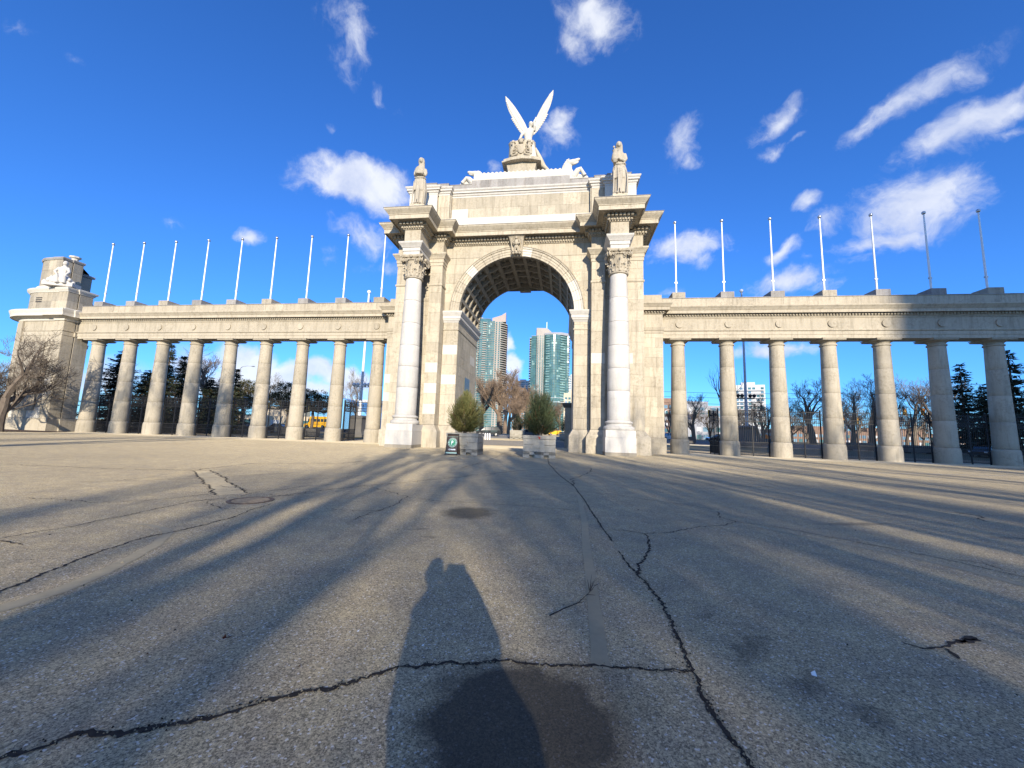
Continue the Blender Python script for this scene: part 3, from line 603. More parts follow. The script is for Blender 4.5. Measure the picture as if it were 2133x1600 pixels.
# keystones
def keystone(y, name, f=-1):
    mb = MB(); rings = []
    for (z, w, d) in [(18.1, .44, .30), (18.2, .50, .42), (18.45, .52, .62), (18.7, .52, .50), (18.95, .55, .52), (19.4, .62, .66), (19.75, .70, .9), (19.85, .82, 1.02), (20.02, .84, 1.05), (20.05, .7, .9)]:
        rings.append([(-w, y, z), (w, y, z), (w, y + f * d, z), (0, y + f * (d + .04), z), (-w, y + f * d, z)])
    mb.loft(rings, sm=False); ks = mb.build(name, CARVE, arch)
    if f < 0:
        fg = MB()                                                # carved standing figure with scrolls
        fg.ball((0, y - .98, 19.62), .12, 8, 6); fg.ball((0, y - .86, 19.25), .24, 10, 7, sx=.9, sy=.7, sz=1.3); fg.ball((0, y - .74, 18.9), .2, 8, 6, sy=.7, sz=1.2)
        for s in (-1, 1):
            fg.tube([(s * .2, y - .92, 19.48), (s * .33, y - .86, 19.25), (s * .16, y - .98, 19.05)], [.08, .07, .06], 6)
            fg.tube([(s * .12, y - .74, 18.9), (s * .14, y - .72, 18.6), (s * .14, y - .7, 18.42)], [.11, .08, .06], 6)
            fg.tube([(s * .48, y - .82, 19.7), (s * .5, y - .68, 19.2), (s * .45, y - .6, 18.75), (s * .34, y - .72, 18.4)], [.09, .06, .06, .09], 6)
            fg.ball((s * .3, y - .62, 18.3), .14, 8, 6)
        fg.ball((0, y - .64, 18.3), .18, 8, 6, sz=.7); fg.build('carved_figure', CARVE, ks)
keystone(YF - .05, 'keystone'); 
mb = MB(); mb.box(-.62, .62, YB - .1, YB + .5, 17.75, 18.9); mb.build('rear_keystone', LIMED, arch)
mb = MB(); prof_r = [(5.43, -.1), (5.43, .15), (5.75, .15), (5.76, .2), (6.1, .2), (6.12, .28), (6.3, .28), (6.3, -.1)]
mb.loft([[(-r * cos(pi * k / 40), YB + y, zc + r * sin(pi * k / 40)) for r, y in prof_r] for k in range(41)], sm=False); mb.build('rear_archivolt', LIME, arch)

# free columns
def cap_parts(s, parent):
    cx, cy = s * 9.06, -7.57
    mb = MB(); mb.lathe([(.69, 15.14), (.70, 15.3), (.72, 15.8), (.78, 16.3), (.92, 16.72), (.98, 16.78), (.9, 16.8)], 28, (cx, cy))
    mb.lathe([(.70, 14.98), (.80, 15.0), (.84, 15.06), (.80, 15.13), (.71, 15.15)], 28, (cx, cy))
    def leaf(a, z0, h, r0, w, curl):
        rings = []; u = Vector((cos(a), sin(a), 0)); t = Vector((-sin(a), cos(a), 0)); prof = [(0, 0, 1), (.3, .04, 1.0), (.6, .08, .95), (.85, .20, .75), (1.0, .36, .5), (.94, .46, .3), (.82, .44, .12)]
        vs = []; 
        for (zz, ro, ww) in prof:
            for k, q in enumerate((-1, -.5, 0, .5, 1)):
                rad = r0 + ro * curl + (.05 if q == 0 else 0.0) + (-.03 if abs(q) == 1 else .015)
                p = Vector((cx, cy, z0 + h * zz)) + u * rad + t * (w * ww * q); vs.append(p)
        fs = [(i * 5 + k, i * 5 + k + 1, (i + 1) * 5 + k + 1, (i + 1) * 5 + k) for i in range(6) for k in range(4)]
        mb.add(vs, fs, 0, True)
        for q in (-1, 1):
            mb.ball(Vector((cx, cy, z0 + h * .55)) + u * (r0 + .06) + t * (w * .9 * q), .07, 6, 4)
    for k in range(8): leaf(2 * pi * k / 8 + pi / 8, 15.16, .62, .73, .22, .62)
    for k in range(8): leaf(2 * pi * k / 8, 15.2, 1.02, .76, .2, .60)
    # volutes at four corners
    for k in range(4):
        a = pi / 4 + pi / 2 * k; u = Vector((cos(a), sin(a), 0)); c = Vector((cx, cy, 16.62)) + u * 1.16
        for w in (-1, 1):
            t = Vector((-sin(a), cos(a), 0)); pts = []; rad = []
            for q in range(22):
                th = q * .62; rr2 = .26 * (1 - q / 24); pts.append(c + u * (-cos(th) * rr2 * .9) * 1.0 + Vector((0, 0, sin(th) * rr2)) + t * (w * (.13 - .004 * q))); rad.append(.05 - .0012 * q)
            mb.tube(pts, rad, 6)
            mb.tube([Vector((cx, cy, 16.35)) + u * .75 + t * w * .22, c + u * -.3 + t * w * .2 + Vector((0, 0, .12)), pts[0]], [.03, .05, .05], 6)
        mb.ball(c, .16, 8, 6)
    for k in range(4):
        a = pi / 2 * k; u = Vector((cos(a), sin(a), 0)); t = Vector((-sin(a), cos(a), 0))
        mb.ball(Vector((cx, cy, 16.88)) + u * .98, .16, 8, 6)
        for q in range(-3, 4): mb.ball(Vector((cx, cy, 16.62)) + u * .93 + t * (q * .13), .065, 6, 4)
        for q in (-1, 1):
            pts = []
            for z in range(14): th = z * .7; r2 = .17 * (1 - z / 16); pts.append(Vector((cx, cy, 16.5)) + u * 1.0 + t * (q * .45 + q * cos(th) * r2) + Vector((0, 0, sin(th) * r2)))
            mb.tube(pts, .03, 5)
    # abacus with concave sides
    rings = []
    for (z, sc) in [(16.84, .93), (16.9, .96), (16.98, 1.0), (17.04, 1.0)]:
        ring = []
        for k in range(4):
            a = pi / 4 + pi / 2 * k; c0 = Vector((cos(a), sin(a))) * 1.6 * sc; c1 = Vector((cos(a + pi / 2), sin(a + pi / 2))) * 1.6 * sc
            for q in range(6):
                f = q / 6; p = c0.lerp(c1, f + .03); mid = (c0 + c1) * .5; p -= mid.normalized() * (.17 * sin(pi * min(1, f + .03))); ring.append((cx + p.x, cy + p.y, z))
        rings.append(ring)
    mb.loft(rings, sm=False)
    return mb.build('capital', CARVE, parent)
for s in (-1, 1):
    cx, cy = s * 9.06, -7.57
    col = MB(); col.lathe([(.60, 2.75), (.60, 15.0)], 20, (cx, cy)); colo = col.build('column', JOINT, arch)
    zs = [2.78, 5.15, 7.0, 8.9, 10.9, 12.95, 15.0]
    for k in range(6):
        def rr5(z): t = (z - 2.78) / 12.2; return .90 - .20 * max(0, (t - .25) / .75) ** 1.3 - .005 * t
        z0, z1 = zs[k] + .011, zs[k + 1] - .011
        d = MB(); d.lathe([(rr5(z0) - .006, z0), (rr5(z0), z0 + .008)] + [(rr5(z0 + (z1 - z0) * q / 4), z0 + (z1 - z0) * q / 4) for q in range(1, 4)] + [(rr5(z1), z1 - .008), (rr5(z1) - .006, z1)], 40, (cx, cy)); d.build('drum', COLW, colo)
    d = MB(); d.lathe([(1.18, 2.0), (1.22, 2.06), (1.24, 2.16), (1.2, 2.27), (1.08, 2.32), (1.04, 2.34), (1.0, 2.42), (1.02, 2.5), (1.10, 2.55), (1.12, 2.61), (1.08, 2.68), (.95, 2.71), (.91, 2.78)], 40, (cx, cy)); d.build('base', COLW, colo)
    cap_parts(s, colo)
    d = MB(); d.box(cx - 1.14, cx + 1.14, cy - 1.14, -5.6, 1.42, 1.99); d.build('plinth', COLW, colo)
    d = MB(); d.box(cx - 1.18, cx + 1.18, cy - 1.18, -5.6, .26, 1.41); d.build('plinth', COLW, colo)
    d = MB(); d.box(cx - 1.19, cx + 1.19, cy - 1.19, -5.6, 0, .25); d.build('plinth', LIMED, colo)

# entablature: architrave bands over column and pilasters, frieze, cornice
OUT = [(-11.4, 4.2), (-11.4, -6.1), (-9.80, -6.1), (-9.80, -8.5), (-8.32, -8.5), (-8.32, -6.1), (-6.9, -6.1), (-6.9, -5.06), (6.9, -5.06), (6.9, -6.1), (8.32, -6.1), (8.32, -8.5), (9.80, -8.5), (9.80, -6.1), (11.4, -6.1), (11.4, 4.2)]
for s in (-1, 1):
    a, b = (8.3, 9.82); xa, xb = (s * a, s * b) if s > 0 else (s * b, s * a)
    mb = MB(); mb.sweep([(xa, -5.0), (xa, -8.52), (xb, -8.52), (xb, -5.0)], [(-.2, 17.05), (.0, 17.05), (.0, 17.35), (.06, 17.36), (.06, 17.66), (.12, 17.68), (.16, 17.78), (.33, 17.98), (.36, 18.02), (.36, 18.15), (-.3, 18.2)], closed=False)
    mb.box(xa + .05, xb - .05, -8.4, -5.9, 17.04, 18.14); mb.build('architrave', COLW, arch)
fm = MB(); fm.sweep(OUT, [(-.03, 18.16), (0, 18.18), (0, 19.36), (-.1, 19.38)], cap=False); fz = fm.build('frieze', LIME, arch)
# seams on the frieze of the outer blocks come from separate facing stones
cm = MB(); cm.sweep(OUT, [(0, 19.36), (.10, 19.38), (.12, 19.44), (.12, 19.46), (.30, 19.62), (.30, 19.66), (.36, 19.66), (.36, 19.95), (.62, 19.95), (.66, 20.0), (1.02, 20.0), (1.02, 19.87), (1.08, 19.87), (1.08, 20.22), (1.13, 20.24), (1.13, 20.3), (1.2, 20.36), (1.3, 20.5), (1.41, 20.6), (1.45, 20.66), (1.45, 20.74), (.2, 20.92), (.1, 20.95)])
cm.build('cornice', LIME, arch)
fl = MB(); fl.sweep(OUT, [(1.44, 20.745), (1.49, 20.745), (1.49, 20.775), (1.2, 20.80), (.3, 20.93)], cap=False); fl.build('flashing', LEAD, arch)
dm = MB(); em = MB()
def along(path, off, pitch, fn, inset=.0, closed=False):
    P = [Vector(p) for p in path]; n = len(P)
    def nrm(a, b): t = (b - a).normalized(); return Vector((t.y, -t.x))
    nr = []
    for i in range(n):
        n1 = nrm(P[i - 1], P[i]) if i > 0 else nrm(P[i], P[i + 1]); n2 = nrm(P[i], P[i + 1]) if i < n - 1 else n1
        q = n1 + n2; nr.append(q / max(.6, q.dot(n1)))
    for i in range(n - 1):
        a = P[i] + nr[i] * off; b = P[i + 1] + nr[i + 1] * off; t = b - a; L_ = t.length
        if L_ < pitch: continue
        t.normalize(); o = nrm(a, b); k = max(1, round((L_ - inset * 2) / pitch)); st = (L_ - inset * 2) / k
        for q in range(k + 1): fn(a + t * (inset + st * q), t, o)
def obox(mb, c, t, o, w, d, z0, z1):
    p = [c - t * w / 2, c + t * w / 2, c + t * w / 2 + o * d, c - t * w / 2 + o * d]
    mb.add([(q.x, q.y, z0) for q in p] + [(q.x, q.y, z1) for q in p], [(0, 3, 2, 1), (4, 5, 6, 7), (0, 1, 5, 4), (1, 2, 6, 5), (2, 3, 7, 6), (3, 0, 4, 7)])
OPEN = OUT
along(OPEN, .34, .31, lambda c, t, o: obox(dm, c, t, o, .20, .24, 19.67, 19.93), inset=.12)
along(OPEN, .17, .235, lambda c, t, o: em.ball((c.x + o.x * .04, c.y + o.y * .04, 19.54), .105, 6, 4, sz=1.15), inset=.0)
dm.build('dentil_course', LIME, arch, kind='stuff'); em.build('egg_moulding', CARVE, arch, kind='stuff')
# blocking course and attic
bm_ = MB(); bm_.box(-6.9, 6.9, -4.86, 3.0, 20.9, 22.36); bl = bm_.build('blocking_course', JOINT, arch)
ashlar(bl, (-6.9, -4.86), (1, 0), 13.8, 20.92, [1.46], 2.0, .1, 0, 70, mats=(LIMEW,), j=.010, name='blocking_stone')
AT = [(-11.0, 2.2), (-11.0, -5.3), (-8.12, -5.3), (-8.12, -5.0), (-6.98, -5.0), (-6.98, -4.45), (6.98, -4.45), (6.98, -5.0), (8.12, -5.0), (8.12, -5.3), (11.0, -5.3), (11.0, 2.2)]
am = MB(); am.sweep(AT, [(-.08, 20.9), (-.08, 24.8)]); attic = am.build('attic', JOINT, arch)
ashlar(attic, (-6.84, -4.37), (1, 0), 13.68, 22.38, [1.25, 1.25], 1.75, .08, .0, 71, mats=(LIME, LIMEC), whites=((0, 0),))
for s in (-1, 1):
    ashlar(attic, (s * 7.51 - .58, -4.92), (1, 0), 1.16, 20.93, [1.3, 1.3, 1.35], 1.2, .08, 0, 73 + s)
    ashlar(attic, (s * 9.56 - 1.44, -5.22), (1, 0), 2.88, 20.93, [1.3, 1.3, 1.35], 1.5, .08, .1, 76 + s, mats=(LIME, LIMEW))
    ashlar(attic, (-6.90, -4.92) if s < 0 else (6.9, -4.37), (0, s * -1) if s > 0 else (0, 1), .55, 20.93, [1.3, 1.3, 1.35], 1.2, .06, 0, 79 + s)
    ashlar(attic, (10.94, -5.22) if s > 0 else (-10.92, 2.2), (0, 1) if s > 0 else (0, -1), 7.4, 20.93, [1.3, 1.3, 1.35], 2.4, .06, 0, 82 + s)
ac = MB(); ac.sweep(AT, [(-.1, 24.8), (.02, 24.82), (.02, 24.98), (.08, 25.0), (.14, 25.1), (.14, 25.18), (.26, 25.2), (.26, 25.36), (.32, 25.4), (.38, 25.5), (.38, 25.58), (-.1, 25.6)]); ac.build('attic_cornice', COLW, arch)
AL = [(-10.6, 1.8), (-10.6, -4.98), (-8.4, -4.98), (-8.4, -4.8), (-7.2, -4.8), (-7.2, -4.5), (7.2, -4.5), (7.2, -4.8), (8.4, -4.8), (8.4, -4.98), (10.6, -4.98), (10.6, 1.8)]
rf = MB(); rf.sweep(AL, [(0, 25.59), (.0, 26.2), (.04, 26.21), (.04, 26.25), (-.2, 26.3)]); rf.build('lead_roof', LEAD, arch)
rf = MB(); rf.box(-4.5, 4.5, -4.53, -2.4, 25.7, 26.62); rfo = rf.build('lead_roof', LEAD, arch)
for k in range(11):
    x = -4.45 + k * .89; lb = MB(); lb.box(x - .43, x + .43, -4.56, -4.53, 25.62, 26.6); lb.build('lead_panel', LEAD, rfo)
# plaque, bronze, in the left jamb
pq = MB(); pq.box(-5.45, -5.38, -1.95, .1, 5.25, 6.95); tag(pq.build('plaque', BRONZE, arch), 'dark bronze plaque on the left inner wall'); 
# low gate pier just inside the right jamb
gpier = thing('gate_pier', 'short dark stone pier with moulded cap against the inner right side of the arch', 'pier', (5.12, 4.6, 0))
m = MB(); m.box(-.38, .38, -.4, .4, 0, 4.5); m.build('shaft', LIMED, gpier); m = MB(); m.sweep([(-.4, -.42), (.4, -.42), (.4, .42), (-.4, .42)], [(0, 4.5), (.08, 4.52), (.22, 4.75), (.28, 4.8), (.28, 5.02), (0, 5.05)]); m.build('cap', DARKST, gpier)

# ------------------------------------------------------------------ colonnades
drum_cache = {}
def colonnade(s, label):
    T = thing('colonnade', label, 'colonnade', (s * 34.2, 0, 0), group='colonnades either side of the arch')
    ox = s * 34.2; x0, x1 = (13.9, 55.0 if s > 0 else 54.6)
    xa, xb = sorted((s * x0 - ox, s * x1 - ox))
    # entablature
    e = MB(); pth = [(xa, .75), (xa, -.75), (xb, -.75), (xb, .75)]
    e.sweep(pth, [(-.1, 11.27), (0, 11.27), (0, 11.6), (.04, 11.61), (.04, 11.93), (.08, 11.95), (.13, 12.02), (.13, 12.1), (-.1, 12.11)]); e.build('architrave', LIMEC, T)
    e = MB(); e.sweep(pth, [(-.1, 12.1), (0, 12.11), (0, 13.22), (.05, 13.24), (.05, 13.34), (-.1, 13.36)]); fz = e.build('frieze', LIMEC, T)
    e = MB(); e.sweep(pth, [(-.1, 13.34), (.08, 13.36), (.12, 13.42), (.12, 13.64), (.26, 13.66), (.48, 13.7), (.48, 13.62), (.53, 13.62), (.53, 13.9), (.58, 13.93), (.62, 14.0), (.74, 14.18), (.78, 14.22), (.78, 14.32), (.0, 14.42)]); e.build('cornice', LIMEC, T)
    d = MB(); n = int((xb - xa) / .27)
    for k in range(n): x = xa + .15 + k * (xb - xa - .3) / n; d.box(x - .085, x + .085, -1.02, -.86, 13.46, 13.62)
    d.build('dentil_course', LIMEC, T, kind='stuff')
    rd = MB(); seg = 24
    rd.add([(.36 * cos(2 * pi * k / seg), -.0, .36 * sin(2 * pi * k / seg)) for k in range(seg)] + [(.36 * cos(2 * pi * k / seg), -.11, .36 * sin(2 * pi * k / seg)) for k in range(seg)],
           [(k, seg + k, seg + (k + 1) % seg, (k + 1) % seg) for k in range(seg)] + [tuple(range(seg, 2 * seg))[::-1]])
    RD = rd.mesh('roundel', LIMEC)
    # parapet of separate stones with raised pole blocks
    pb = MB(); pb.box(xa, xb, -.66, .66, 14.4, 15.26); par = pb.build('parapet', JOINT, T)
    fls = MB(); fls.box(xa, xb, -.80, .76, 15.32, 15.37); fls.build('flashing', LEAD, T)
    for i in range(9):
        cx = s * (15.83 + 4.564 * i) - ox
        part('roundel', RD, fz, (cx, -.75, 12.66))
        # column
        key = 'c'
        if not drum_cache:
            def lm(prof, nm, nn=36, mt=LIMEC): q = MB(); q.lathe(prof, nn); return q.mesh(nm, mt)
            def cr(z): t = (z - 1.42) / 9.3; return .775 - .165 * max(0, t) ** 1.2
            drum_cache['base'] = lm([(.87, 0), (.87, 1.0), (.86, 1.2), (.825, 1.35), (.79, 1.41), (.76, 1.415)], 'base')
            zs = [1.43, 3.78, 6.12, 8.46, 10.62]
            for k in range(4):
                z0, z1 = zs[k] + .005, zs[k + 1] - .005
                drum_cache['d%d' % k] = lm([(cr(z0) - .006, z0), (cr(z0), z0 + .008)] + [(cr(z0 + (z1 - z0) * q / 4), z0 + (z1 - z0) * q / 4) for q in range(1, 4)] + [(cr(z1), z1 - .008), (cr(z1) - .006, z1)], 'drum')
            q = MB(); q.lathe([(.60, 10.6), (.69, 10.63), (.71, 10.69), (.69, 10.75), (.62, 10.77), (.62, 10.9), (.66, 10.91), (.66, 10.94), (.70, 10.95), (.84, 11.06), (.88, 11.08)], 36); q.box(-1.0, 1.0, -1.0, 1.0, 11.08, 11.2); q.box(-1.06, 1.06, -1.06, 1.06, 11.2, 11.265); drum_cache['cap'] = q.mesh('capital', LIMEC)
            q = MB(); q.lathe([(.6, 1.3), (.6, 10.7)], 16); drum_cache['core'] = q.mesh('column', JOINT)
        c = part('column', drum_cache['core'], T, (cx, 0, 0))
        part('base', drum_cache['base'], c)
        for k in range(4): part('drum', drum_cache['d%d' % k], c)
        part('capital', drum_cache['cap'], c)
        b = MB(); b.box(cx - .62, cx + .62, -.78, .72, 15.37, 15.95); b.build('pole_block', LEAD if i % 3 else LIMED, T)
    w = (xb - xa); ashlar(par, (xa, -.66), (1, 0), w, 14.42, [.9], 2.28, .08, 0, 90 + s, mats=(LIMEC,), name='parapet_stone', j=.014)
    # junction block against the arch
    ja, jb = sorted((s * 11.3 - ox, s * 13.95 - ox)); jp = [(ja, 1.6), (ja, -2.0), (jb, -2.0), (jb, 1.6)]
    jb_ = MB(); jb_.box(ja + .1, jb - .1, -1.9, 1.6, 0, 15.0); jw = jb_.build('junction_wall', JOINT, T)
    ashlar(jw, (ja, -1.9), (1, 0), 2.65, 1.5, [C] * 10 + [.55], 1.4, .1, .03, 100 + s)
    ashlar(jw, (jb - .06 if s > 0 else ja + .06, -2.0 if s > 0 else 1.6), (0, s), 3.6, 1.5, [C] * 10 + [.55], 1.8, .06, 0, 104 + s)
    ashlar(jw, (ja, -1.9), (1, 0), 2.65, 12.05, [1.28], 1.4, .1, .0, 108 + s)
    q = MB(); q.sweep(jp, [(0, 0), (.14, 0), (.14, 1.42), (.02, 1.5), (-.1, 1.5)]); q.build('junction_plinth', LIMEC, T); q = MB()
    q.sweep(jp, [(-.1, 11.45), (.05, 11.46), (.05, 11.7), (.1, 11.72), (.16, 11.95), (.16, 12.03), (-.1, 12.05)]); q.build('junction_string', LIMEC, T); q = MB()
    q.sweep(jp, [(-.1, 13.34), (.08, 13.36), (.12, 13.42), (.12, 13.64), (.26, 13.66), (.48, 13.7), (.48, 13.62), (.53, 13.62), (.53, 13.9), (.58, 13.93), (.62, 14.0), (.74, 14.18), (.78, 14.22), (.78, 14.32), (-.05, 14.44), (-.05, 15.3), (-.2, 15.32)])
    q.build('junction_moulding', LIMEC, T)
    dd = MB(); along(jp, .12, .27, lambda c, t, o: obox(dd, c, t, o, .16, .16, 13.46, 13.62), inset=.1); dd.build('dentil_course', LIMEC, T, kind='stuff')
    return T
colonnade(-1, 'long limestone colonnade to the left of the arch, ending at the round pylon')
colonnade(1, 'long limestone colonnade to the right of the arch, partly in shadow')
ORD = ['first', 'second', 'third', 'fourth', 'fifth', 'sixth', 'seventh', 'eighth', 'ninth']
# flagpoles
pm = MB(); pm.lathe([(.085, 0), (.085, 2.6), (.075, 5), (.06, 7.6), (.055, 7.62)], 10); PM = pm.mesh('pole', WPAINT)
bm2 = MB(); bm2.ball((0, 0, 7.74), .17, 12, 8); BM2 = bm2.mesh('ball_finial', STEEL)
cm2 = MB(); cm2.box(-.14, .14, -.05, .05, 1.15, 1.3); cm2.lathe([(.13, 0), (.13, .15), (.09, .18)], 10); CM2 = cm2.mesh('collar', GPAINT)
for s, n in ((-1, 9), (1, 7)):
    for i in range(n):
        T = thing('flagpole', 'bare white flagpole above the %s column %s of the arch' % (ORD[i], 'left' if s < 0 else 'right'), 'flagpole', (s * (15.83 + 4.564 * i) - .08, -.15, 15.95), group='flagpoles along the colonnades')
        part('pole', PM, T); part('ball_finial', BM2, T); part('collar', CM2, T)

# iron gates between the columns
def gate_mesh(w):
    b = MB(); k = int(w / .155)
    for i in range(k + 1):
        x = -w / 2 + i * w / k; h = 4.3 + (.25 if i % 2 else 0); b.box(x - .012, x + .012, -.012, .012, .12, h)
        b.add([(x - .03, 0, h - .02), (x + .03, 0, h - .02), (x, 0, h + .16), (x, -.02, h), (x, .02, h)], [(0, 3, 2), (3, 1, 2), (1, 4, 2), (4, 0, 2)])
        if i < k: b.box(x + w / k / 2 - .01, x + w / k / 2 + .01, -.01, .01, .12, 1.28)
    RL = []
    for z, h in ((.1, .06), (.86, .05), (1.3, .06), (3.28, .06), (3.62, .06), (4.28, .06)): r = MB(); r.box(-w / 2, w / 2, -.025, .025, z, z + h); RL.append(r.mesh('rail', IRON))
    sc = MB(); q = 6
    for i in range(q):
        cx = -w / 2 + (i + .5) * w / q
        for sg in (-1, 1):
            pts = []
            for t in range(15):
                th = t * .55; rad = .24 * (1 - t / 17); pts.append((cx + sg * (.12 + cos(th) * rad * .6), 0, 3.94 + sin(th) * rad * .9))
            sc.tube(pts, .018, 4)
        sc.tube([(cx, 0, 3.66), (cx, 0, 4.3)], .016, 4)
    for i in range(int(w / .16)):
        cx = -w / 2 + (i + .5) * .16
        sc.tube([(cx + .06 * cos(a), 0, 3.46 + .1 * sin(a)) for a in (0, 1.05, 2.1, 3.14, 4.2, 5.25, 6.28)], .013, 3, cap=False)
    PS = []
    for x in (-w / 2, w / 2, 0): p = MB(); p.box(x - .045, x + .045, -.045, .045, 0, 4.55 if x else 4.4); PS.append(p.mesh('post', IRON))
    return b.mesh('bars', IRON), RL, sc.mesh('scrollwork', IRON), PS
GM = gate_mesh(2.9)
for s, n in ((-1, 8), (1, 8)):
    for i in range(n):
        if s > 0 and i == 0: continue
        if s < 0 and i == 0: continue
        x = s * (15.83 + 4.564 * (i + .5)); sd = 'left' if s < 0 else 'right'
        T = thing('iron_gate', 'black iron gate between the %s and %s columns counted from the arch, %s side' % (ORD[i], ORD[i + 1], sd), 'gate', (x, .45, 0), group='iron gates between the columns')
        o = part('bars', GM[0], T); o['kind'] = 'stuff'; part('scrollwork', GM[2], T)['kind'] = 'stuff'; [part('rail', q, T) for q in GM[1]]; [part('post', q, T) for q in GM[3]]
for s in (-1, 1):
    T = thing('iron_gate', 'black iron gate swung open beside the second column %s of the arch' % ('left' if s < 0 else 'right'), 'gate', (s * 19.7, 1.95, 0), rz=1.5 * s, group='iron gates between the columns')
    o = part('bars', GM[0], T); o['kind'] = 'stuff'; part('scrollwork', GM[2], T)['kind'] = 'stuff'; [part('rail', q, T) for q in GM[1]]; [part('post', q, T) for q in GM[3]]
T = thing('gate_overthrow', 'black iron scrollwork spanning the open bay just left of the arch', 'gate', (-18.1, .45, 0))
o = part('scrollwork', GM[2], T); o['kind'] = 'stuff'; m = MB()
for z in (3.28, 3.62, 4.28): m = MB(); m.box(-1.45, 1.45, -.025, .025, z, z + .06); m.build('rail', IRON, T)
m = MB()
for i in range(19): m.box(-1.45 + i * .161 - .012, -1.45 + i * .161 + .012, -.012, .012, 3.3, 4.55)
m.build('bars', IRON, T, kind='stuff')
for x in (-1.45, 1.36): m = MB(); m.box(x, x + .09, -.045, .045, 0, 4.5); m.build('post', IRON, T)

# ------------------------------------------------------------------ left pylon
PX, PY = -60.5, 2.9
pyl = thing('end_pylon', 'rounded limestone pylon with three stepped tiers closing the left end of the colonnade', 'pylon', (PX, PY, 0))
def plan(r, front, right, step=(.18, .3), n=20, rx=0):
    # local coordinates; round on the left, flat front, stepped right corner
    pts = []
    for k in range(n + 1):
        a = pi * .72 + pi * .78 * k / n; pts.append((rx + r * cos(a), r * sin(a)))
    x1 = right; bk = -r + (2.3 if r > 4 else 1.9); pts += [(x1 - 1.3, -r), (x1 - 1.3, -r - front), (x1, -r - front), (x1, -r + .9), (x1 + step[0], -r + .9), (x1 + step[0], bk), (rx - .637 * r, bk)]
    return pts
def tier(r, front, right, z0, z1, name, courses, L, seed, mats=(LIMEC,), new=.05, rx=0):
    P = plan(r, front, right, rx=rx); b = MB(); b.sweep(P, [(-.1, z0), (-.1, z1)]); o = b.build(name, JOINT, pyl)
    rnd = random.Random(seed)
    # facing stones round the plan
    z = z0; ci = 0
    for h in courses:
        ci += 1; i = 0
        segs = [(P[i], P[(i + 1) % len(P)]) for i in range(2, len(P) - 1)]
        k = 0
        while k < len(segs):
            a, c = Vector(segs[k][0]), Vector(segs[k][1]); ln = (c - a).length
            if ln < .3: k += 1; continue
            if k < 17:                     # curved run: group segments
                g = 2 + (ci % 2 if k == 0 else 0); e = Vector(segs[min(k + g - 1, 17)][1]); pts = [Vector(segs[q][0]) for q in range(k, min(k + g, 18))] + [e]
                mb = MB(); rings = []
                for q, p in enumerate(pts):
                    nn = (p - Vector((rx, 0))).normalized(); tt = Vector((-nn.y, nn.x)) * (.012 if q == 0 else -.012 if q == len(pts) - 1 else 0)
                    p = p + tt; inn = p - nn * .1; rings.append([(p.x, p.y, z + .012), (p.x, p.y, z + h - .012), (inn.x, inn.y, z + h - .012), (inn.x, inn.y, z + .012)])
                mb.loft(rings, sm=False); mb.build('stone_block', mats[0] if rnd.random() > new else LIMEW, o); k += g
            else:
                ashlar(o, (a.x - 0, a.y), tuple((c - a).normalized()), ln, z, [h], L, .02, new, seed * 31 + ci * 7 + k, mats); k += 1
        z += h
    return o
tier(4.7, .2, 5.55, 0, 13.2, 'lower_tier', [1.5] + [1.3] * 9, 2.2, 5)
def ringm(r, front, right, prof, name, mat=LIMEC, rx=0):
    b = MB(); b.sweep(plan(r, front, right, rx=rx), prof); return b.build(name, mat, pyl)
ringm(4.7, .2, 5.55, [(0, 0), (.14, 0), (.14, 1.42), (0, 1.5)], 'plinth')
for a_ in (1.08, 1.26, 1.43):
    m = MB(); c_, s__ = cos(pi * a_), sin(pi * a_); t_ = (-s__, c_)
    m.loft([[(4.62 * c_ - .5 * t_[0], 4.62 * s__ - .5 * t_[1], z), (4.86 * c_ - .5 * t_[0], 4.86 * s__ - .5 * t_[1], z), (4.9 * c_, 4.9 * s__, z), (4.86 * c_ + .5 * t_[0], 4.86 * s__ + .5 * t_[1], z), (4.62 * c_ + .5 * t_[0], 4.62 * s__ + .5 * t_[1], z)] for z in (1.45, 13.25)], sm=False); m.build('pilaster_strip', LIMEC, pyl)
m = MB(); m.box(-.4, 3.1, -4.84, -4.74, 2.4, 10.6); m.build('recess_panel', LIMED, pyl)
ringm(4.7, .2, 5.55, [(-.1, 11.45), (.06, 11.46), (.06, 11.9), (.14, 12.0), (-.1, 12.05)], 'string_course')
ringm(4.7, .2, 5.55, [(-.1, 13.2), (.1, 13.25), (.16, 13.5), (.4, 13.6), (.8, 13.75), (.8, 13.68), (.86, 13.68), (.86, 13.95), (.92, 14.1), (1.0, 14.32), (1.02, 14.45), (0, 14.6)], 'cornice', LIMEW)
tier(4.3, .15, 4.7, 14.5, 17.3, 'middle_tier', [1.4, 1.4], 3.0, 6, (LIMED, LIMEC), .0)
ringm(4.3, .15, 4.7, [(-.1, 14.45), (.18, 14.5), (.14, 14.9), (0, 14.98)], 'plinth', LIMEW)
ringm(4.3, .15, 4.7, [(-.1, 16.95), (.08, 17.0), (.14, 17.15), (.3, 17.3), (.34, 17.5), (.0, 17.62)], 'cornice', LIMEW)
tier(3.6, .1, 1.9, 17.55, 21.6, 'upper_tier', [1.35] * 3, 2.0, 7, (LIMED, LIMEC), .02, rx=-.3)
ringm(3.6, .1, 1.9, [(-.1, 17.55), (.4, 17.6), (.2, 18.1), (0, 18.2)], 'plinth', LIMEW, rx=-.3)
ringm(3.6, .1, 1.9, [(-.1, 21.5), (.08, 21.55), (.16, 21.75), (.1, 21.9), (-.6, 22.05)], 'cornice', LEAD, rx=-.3)
m = MB(); 
